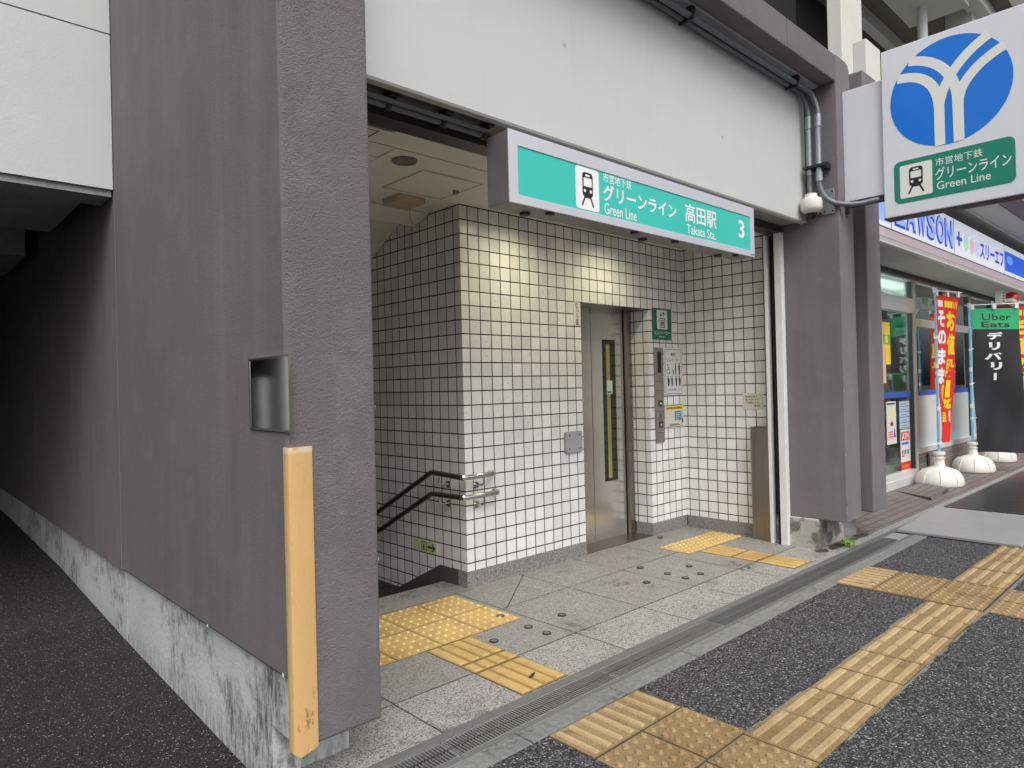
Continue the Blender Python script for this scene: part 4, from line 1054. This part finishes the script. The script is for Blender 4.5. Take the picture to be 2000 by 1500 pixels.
for si, (x0, x1, y0, lab) in enumerate(((10.5, 12.0, 3.62, 'stocked shop shelf behind the glass of the store door bay'), (10.9, 14.2, 4.6, 'long stocked shop shelf deeper inside the store behind the flags'))):
    sh = thing('shop_shelf', lab, 'shelf', (x0, y0, 0))
    b = MB(); b.box(x0, x1, y0+.35, y0+.38, 0, 1.55)
    for z in (.12, .48, .84, 1.2): b.box(x0, x1, y0, y0+.35, z, z+.02)
    b.build('rack', M_SHELF, sh)
    b = MB()
    for z in (.14, .50, .86, 1.22):
        x = x0+.02
        while x < x1-.1:
            wv = random.uniform(.05, .12); b.box(x, x+wv, y0+.02, y0+.3, z, z+random.uniform(.15, .29), random.randrange(6)); x += wv+.01
    struct(b.build('goods', pal, sh), 'stuff')

FP = FY(3.126)   # sheets stuck inside the glass
FG = FY(3.1275)
def sheetthing(name, label, x0, x1, z0, z1, mat, F=FG):
    t = thing(name, label, 'poster', ((x0+x1)/2, 3.12, z0)); MB().fbox(F, x0, x1, z0, z1, 0, .0008).build('sheet', mat, t); return t
t = sheetthing('window_poster', 'tall white poster with a yellow and maroon picture in the store door bay', 9.42, 9.77, .57, 1.12, M_PAPER)
b = MB(); b.prism(FG, circ(9.60, .96, .075, 20, .075), .001, .0013, 0); b.prism(FG, circ(9.605, .83, .055, 16, .03), .001, .0013, 1); b.fbox(FG, 9.44, 9.74, 1.08, 1.10, .001, .0013, 3)
for k in range(3): b.fbox(FG, 9.47, 9.64, .66+k*.03, .675+k*.03, .001, .0013, 2)
b.fbox(FG, 9.45, 9.65, .635, .64, .001, .0013, 2); b.prism(FG, [(9.66, .65), (9.74, .65), (9.72, .74), (9.69, .78)], .001, .0013, 4)
b.build('print', [plain('pale_yellow_print', S(235, 228, 150), .5), M_MAROON, M_RED, M_TXTK, M_BLUESTR], t)
t = sheetthing('window_poster', 'column of pale blue shop notices above the red label beside the door frame', 9.90, 10.29, .74, 1.11, plain('pale_blue_paper', S(190, 205, 225), .5))
b = MB()
for k in range(5): b.fbox(FG, 9.91, 10.28, .75+k*.072, .758+k*.072, .001, .0013, 0); b.fbox(FG, 9.95, 10.18, .78+k*.072, .79+k*.072, .001, .0013, 1)
b.build('print', [M_NAVY, M_BLUESTR], t)
t = sheetthing('window_poster', 'white cash machine poster with red heading low on the store door glass', 9.91, 10.29, .30, .73, M_PAPER)
b = MB(); b.fbox(FG, 9.93, 10.27, .585, .70, .001, .0013, 0); b.text(FG, 'ATM', 9.97, .60, 10.23, .685, .0016, 1, .03)
b.fbox(FG, 9.95, 10.22, .53, .56, .001, .0013, 2)
for k in range(5): b.fbox(FG, 9.96+k*.06, 9.99+k*.06, .40, .46, .001, .0013, 3)
b.fbox(FG, 9.95, 10.05, .37, .39, .001, .0013, 0)
b.build('print', [M_RED, M_TXTW, M_BLUESTR, M_TXTK], t)
t = sheetthing('window_poster', 'small red sticker below the cash machine poster on the store door glass', 9.91, 10.29, .16, .295, M_RED)
b = MB(); b.fbox(FG, 9.93, 10.25, .165, .195, .001, .0013, 0); b.fbox(FG, 9.97, 10.2, .23, .255, .001, .0013, 1); b.build('print', [M_PAPER, M_ORANGE], t)
t = sheetthing('window_banner', 'tall orange, yellow and green banner hanging inside the store door glass', 9.17, 9.45, 1.36, 2.12, plain('pale_orange_paper', S(225, 190, 150), .5))
b = MB(); b.fbox(FG, 9.36, 9.62, 1.60, 2.14, .0, .0006, 0); b.fbox(FG, 9.36, 9.62, 1.86, 1.98, .001, .0013, 1); b.prism(FG, circ(9.49, 1.92, .06, 16, .05), .0014, .0018, 0)
for k in range(5): b.fbox(FG, 9.20, 9.34, 1.42+k*.14, 1.50+k*.14, .001, .0013, 2)
b.build('print', [M_FYEL, plain('lime_green_print', S(110, 190, 90), .5), M_RED], t)
t = thing('window_band', 'blue stripe across the store windows at chest height', 'window band', (11, 3.1, 1.2))
for a, c in ((9.01, 10.40), (10.52, 11.81), (11.93, 13.21)): MB().fbox(FG, a, c, 1.165, 1.238, 0, .0008).build('stripe', M_BLUESTR, t)
t = thing('mta_board', 'maroon board with white capital letters behind the upper store window', 'board', (10.9, 3.5, 2.5))
F5 = FY(3.45)
MB().fbox(F5, 11.75, 12.62, 2.53, 2.735, -.03, 0).build('board', M_MAROON, t); b = MB(); b.text(F5, 'MTA', 11.84, 2.57, 12.52, 2.70, .002, 0, .01); b.build('lettering', M_TXTW, t)

hk = thing('wall_bracket', 'small curved steel bracket on the low brown wall under the store window', 'bracket', (10.9, 3.09, .26))
MB().fbox(FY(3.088), 10.83, 10.91, .17, .35, 0, .02).build('back_plate', M_DARK, hk)
MB().tube([(10.88, 3.07, .33), (10.90, 3.0, .335), (10.92, 2.95, .30), (10.93, 2.93, .25)], .016, 8).build('hook', M_POL, hk, smooth=50)
rp = MB(); rp.add([(9.34, 3.0, .006), (8.87, 2.49, .006), (9.72, 2.53, .006), (9.98, 2.95, .006), (9.34, 3.0, .01), (8.87, 2.49, .035), (9.72, 2.53, .05), (9.98, 2.95, .05)], [(0, 1, 2, 3), (4, 5, 6, 7), (0, 1, 5, 4), (1, 2, 6, 5), (2, 3, 7, 6), (3, 0, 4, 7)])
tag(rp.build('ramp_slab', M_BRICK, base=(9.4, 2.7, 0)), 'loose brown wedge slab on the brick pavement before the store door', 'slab')
bc = thing('beacon_lamp', 'red beacon lamp on a cream box under the store canopy', 'beacon', (13.5, 2.6, 2.6))
b = MB(); b.box(12.9, 13.12, 2.57, 2.66, 2.56, 2.745, 0)
for k in range(4): b.box(12.94, 13.06, 2.565, 2.57, 2.575+k*.043, 2.60+k*.043, 1)
b.build('vent_box', [M_BASE, M_BLACK], bc)
MB().box(13.35, 13.95, 2.52, 2.68, 2.60, 2.655).build('base_box', M_BASE, bc, bevel=.01)
MB().lathe((13.7, 2.6, 2.655), [(.12, 0), (.12, .05), (.085, .11), (.03, .13)], 20).build('lens', M_REDLAMP, bc, smooth=50)

# ------------------------------------------------------------------ flags
def cloth_pt(o, u, t, z0, z1, a0, a1, wd, amp, ph, tw=1.0):
    """o pole top; u 0..1 across, t 0..1 down"""
    a = R(a0+(a1-a0)*t**tw)
    d = Vector((math.cos(a), math.sin(a), 0)); n = Vector((-d.y, d.x, 0))
    p = Vector((o[0], o[1], z0+(z1-z0)*t))+d*(u*wd)+n*(amp*math.sin(u*7+t*5+ph)*(.25+t)+amp*.5*math.sin(u*3-t*9+ph))
    p.z -= .02*u
    return p
def flag(label, x, y, ztop, zbot, a0, a1, wd, design, wind, group, base_r=.27, tw=1.0):
    f = thing('banner_flag', label, 'banner', (x, y, 0), group)
    bs = MB(); r = base_r
    bs.lathe((x, y, 0), [(r*.97, .012), (r, .03), (r*.97, .09), (r*.86, .16), (r*.66, .215), (r*.42, .24), (.075, .25), (.062, .27), (.058, .34), (.066, .35), (.066, .37), (.05, .375), (.05, .40), (.07, .405), (.07, .44), (.04, .445)], 28)
    for k in range(6):
        aa = k*math.pi/3+.4; bs.box(x-.0001, x+.0001, y, y+.0001, .1, .1001)
    bo = bs.build('base', M_BASE, f, smooth=40)
    for k in range(8):
        rb = MB()
        aa = k*math.pi/4+.3; d = Vector((math.cos(aa), math.sin(aa), 0))
        rb.tube([Vector((x, y, .03))+d*(r*1.0), Vector((x, y, .095))+d*(r*.97), Vector((x, y, .165))+d*(r*.855), Vector((x, y, .218))+d*(r*.66)], .008, 6)
        rb.build('base_rib', M_BASE, bo)
    MB().tube([(x, y, .43), (x, y, 1.2), (x, y, ztop+.05)], [.019, .017, .014], 10).build('pole', M_LBLUE, f, smooth=50)
    pr = MB()
    for z in (ztop+.03, (ztop*.62), (ztop*.40)): pr.tube([(x, y, z-.03), (x, y, z+.03)], .022, 10)
    pr.build('pole_joint', M_WHITE, f, smooth=50)
    a = R(a0); d = Vector((math.cos(a), math.sin(a), 0))
    MB().tube([Vector((x, y, ztop+.03))-d*.06, Vector((x, y, ztop+.03))+d*(wd+.06)], .008, 8).build('cross_bar', M_WHITE, f, smooth=50)
    z0 = ztop-.02
    for u in (.06, .5, .94):
        tb_ = MB(); p = Vector((x, y, 0))+d*(u*wd); nn = Vector((-d.y, d.x, 0))
        for q in (-1, 1):
            tb_.add([p+nn*.01*q+d*.025+Vector((0, 0, ztop+.04)), p+nn*.01*q-d*.025+Vector((0, 0, ztop+.04)), p+nn*.012*q-d*.025+Vector((0, 0, z0-.02)), p+nn*.012*q+d*.025+Vector((0, 0, z0-.02))], [(0, 1, 2, 3)])
        tb_.build('tab', M_WHITE, f)
    for t in (.28, .52, .76, .99):
        zt = z0+(zbot-z0)*t; e = cloth_pt((x, y), .07, t, z0, zbot, a0, a1, wd, wind, 0, tw)
        tb_ = MB(); tb_.tube([(x, y, zt-.035), (x, y, zt)], .0215, 10); tb_.tube([(x, y, zt-.018), e], .008, 6); tb_.build('tab', M_WHITE, f, smooth=50)
    nu, nv = 26, 90; fn = lambda u, t: cloth_pt((x, y), .05+u*.95, t, z0, zbot, a0, a1, wd, wind, 0, tw)
    c = MB(); vs = [fn(i/nu, j/nv) for j in range(nv+1) for i in range(nu+1)]
    fs = []; ms = []
    for j in range(nv):
        for i in range(nu):
            fs.append((j*(nu+1)+i, j*(nu+1)+i+1, (j+1)*(nu+1)+i+1, (j+1)*(nu+1)+i)); ms.append(design['bg']((i+.5)/nu, (j+.5)/nv))
    c.add(vs, fs); c.m = ms
    co = c.build('cloth', design['mats'], f, smooth=80)
    for (txt, u0, t0, u1, t1, mi, bold) in design['txt']:
        vv, ff = text_mesh(txt, bold); xs_ = [q.x for q in vv]; ys_ = [q.y for q in vv]
        bm = bmesh.new(); bv = [bm.verts.new((q.x, q.y, 0)) for q in vv]
        for q in ff:
            try: bm.faces.new([bv[i] for i in q])
            except ValueError: pass
        bmesh.ops.triangulate(bm, faces=bm.faces[:]); bmesh.ops.subdivide_edges(bm, edges=[e for e in bm.edges if e.calc_length() > .15], cuts=3)
        x0, x1, y0, y1 = min(xs_), max(xs_), min(ys_), max(ys_); bm.verts.index_update()
        def mp(q, sd=1):
            u = u0+(q.x-x0)/(x1-x0)*(u1-u0); t = t1-(q.y-y0)/(y1-y0)*(t1-t0)
            p = fn(u, t); e = .004; n = (fn(min(u+e, 1), t)-fn(u-e, t)).cross(fn(u, t+e)-fn(u, t-e)).normalized()
            return p+n*(.004*sd)
        L = MB()
        for sd in (1, -1): L.add([mp(v.co, sd) for v in bm.verts], [tuple(v.index for v in fc_.verts) for fc_ in bm.faces], 0)
        L.build('print', design['mats'][mi], co); bm.free()
    return f
red = dict(mats=[M_RED, M_FYEL, M_FWHT, M_NAVY], bg=lambda u, t: 0, txt=[
    ('そ', .04, .10, .36, .215, 2, .05), ('の', .04, .235, .36, .34, 2, .05), ('ま', .04, .36, .36, .47, 2, .05), ('ま', .04, .49, .36, .60, 2, .05),
    ('お', .42, .10, .95, .235, 1, .06), ('値', .40, .25, .96, .40, 1, .035), ('段', .38, .42, .96, .555, 1, .035),
    ('1', .60, .57, .84, .69, 1, .03), ('0', .14, .60, .45, .72, 1, .03), ('%', .50, .70, .92, .77, 1, .06), ('増量', .2, .79, .7, .86, 1, .05), ('!', .8, .78, .9, .86, 2, .06), ('祭', .60, .035, .95, .08, 1, .05), ('夏', .42, .035, .6, .08, 1, .05)])
# the heading words of the red flags are too small to read: keep them as plain blocks
red['txt'] = red['txt'][:-2]
red['bg'] = lambda u, t: (1 if (.40 < u < .95 and .035 < t < .075 and int(u*40) % 3 != 0) else (2 if (.06 < u < .3 and .035 < t < .075) else 0))
uber = dict(mats=[M_FGRN, M_FBLK, M_TXTK, M_FWHT], bg=lambda u, t: 0 if t < .148 else 1, txt=[
    ('Uber', .22, 0.036, .82, 0.082, 2, .0), ('Eats', .20, 0.092, .79, 0.132, 2, .012),
    ('デ', .30, 0.166, .62, 0.219, 3, .05), ('リ', .32, 0.237, .55, 0.291, 3, .05), ('バ', .22, 0.309, .58, 0.358, 3, .05), ('リ', .34, 0.376, .58, 0.430, 3, .05), ('ー', .40, 0.448, .46, 0.501, 3, .05)])
flag('narrow twisted red and yellow banner on a pale blue pole nearest the store door', 10.2, 2.76, 2.53, .55, -13, 4, .60, red, .02, 'banner flags before the store', tw=.9)
flag('wide green and black delivery banner on a pale blue pole', 11.95, 2.79, 2.45, .30, -52, -58, .68, uber, .032, 'banner flags before the store')
flag('red and yellow banner half hidden behind the green and black one', 13.6, 2.84, 2.60, .55, -50, -50, .60, red, .02, 'banner flags before the store')

# ------------------------------------------------------------------ viaduct and things above
vd = thing('viaduct', 'grey concrete elevated railway deck with beams above the store', 'viaduct', (13, 4, 6.9))
MB().box(9.3, 40, 2.25, 12, 6.9, 7.6).build('deck', M_CONCD, vd)
MB().box(9.3, 40, 3.70, 3.84, 6.70, 6.898).build('edge_beam', M_CREAM, vd)
MB().box(9.3, 40, 4.1, 12, 6.2, 6.898).build('inner_girder', M_DARKW, vd)
b = MB(); b.box(9.3, 11.35, 2.55, 3.30, 6.62, 6.898); b.build('cross_beam', M_CREAM, vd)
MB().box(11.75, 12.05, 2.6, 2.95, 6.45, 6.898).build('bearing_block', M_CREAM, vd, bevel=.01)
MB().box(9.3, 40, 2.45, 2.66, 6.72, 6.898).build('edge_beam', M_CREAM, vd)
MB().tube([(10.85, 3.0, 4.0), (10.85, 3.0, 6.9)], .065, 14).build('drain_pipe', M_WHITE, vd, smooth=50)
tag(MB().box(8.5, 9.15, 3.2, 3.37, 3.9, 11).build('white_column', M_CREAM, base=(8.8, 3.3, 4), bevel=.01), 'tall cream column rising behind the purple-grey top beam', 'column')
tag(MB().box(13.5, 30, 6, 9, 3.6, 14).build('dark_building', M_DARKW, base=(18, 7, 4)), 'station building wall, near-black for the shade, in the gap left of the cream column', 'building')  # shade under the viaduct is put into this near-black colour
dp = thing('drain_pipe', 'white drain pipe with a collar at the edge of the dark building', 'pipe', (13.3, 5.9, 4))
MB().tube([(13.3, 5.9, 3.8), (13.3, 5.9, 13)], .10, 14).build('pipe', M_WHITE, dp, smooth=50)
MB().tube([(13.3, 5.9, 8.70), (13.3, 5.9, 8.78)], .125, 14).build('collar', M_GALV, dp, smooth=50)

ob = thing('street_building', 'plain pale building across the street mirrored in the shop glass', 'building', (40, -16, 0))
b = MB(); b.box(18, 75, -24, -16, -.16, 9); b.build('wall', M_CREAM, ob)
for k in range(14):
    for z in (1.0, 4.2, 6.8): MB().box(20+k*3.8, 22.2+k*3.8, -16.05, -15.98, z, z+1.5).build('window', M_DGLASS, ob)
struct(MB().box(-40, 90, -14, -3.36, -.155, -.15).build('road', plain('grey_road', (.14, .14, .14, 1), .85, .1, 2)))

# ------------------------------------------------------------------ camera
cd = bpy.data.cameras.new('camera'); co = bpy.data.objects.new('camera', cd); COL.objects.link(co)
cd.sensor_width = 36; cd.lens = 36*1336.59/2000; cd.clip_start = .05; cd.clip_end = 500
yaw, pit, rol = R(-43.0095), R(.28648), R(-1.38158)
Rz = Matrix.Rotation(yaw, 3, 'Z')
fw = Vector((0, math.cos(pit), math.sin(pit))); up = Vector((0, -math.sin(pit), math.cos(pit))); rt = Vector((1, 0, 0))
r2 = Rz @ (rt*math.cos(rol)+up*math.sin(rol)); u2 = Rz @ (-rt*math.sin(rol)+up*math.cos(rol)); f2 = Rz @ fw
mx = Matrix((r2, u2, -f2)).transposed().to_4x4(); mx.translation = (0, 0, 1.42)
co.matrix_world = mx; sc.camera = co

# ------------------------------------------------------------------ light
w = bpy.data.worlds.new('World'); sc.world = w; w.use_nodes = True; nt = w.node_tree
bg = nt.nodes['Background']; sky = nt.nodes.new('ShaderNodeTexSky'); sky.sky_type = 'NISHITA'; sky.sun_disc = False
EL, AZ = R(52), R(207)   # sun toward the street side, high, behind cloud
sky.sun_elevation = EL; sky.sun_rotation = AZ; sky.air_density = 1; sky.dust_density = 6; sky.ozone_density = 1
hs = nt.nodes.new('ShaderNodeHueSaturation'); hs.inputs['Saturation'].default_value = .22
nt.links.new(sky.outputs[0], hs.inputs['Color']); nt.links.new(hs.outputs[0], bg.inputs['Color']); bg.inputs['Strength'].default_value = .12
sl = bpy.data.lights.new('sun', 'SUN'); sl.energy = .8; sl.angle = R(40); sl.color = (1, .97, .93)
so = bpy.data.objects.new('sun', sl); COL.objects.link(so)
sd = Vector((math.sin(AZ)*math.cos(EL), math.cos(AZ)*math.cos(EL), math.sin(EL)))
so.rotation_euler = (-sd).to_track_quat('-Z', 'Y').to_euler()
sc.view_settings.view_transform = 'Standard'; sc.view_settings.look = 'None'; sc.view_settings.gamma = 1; sc.view_settings.exposure = 0.52
sc.cycles.use_denoising = True; sc.cycles.max_bounces = 8; sc.cycles.sample_clamp_indirect = 8
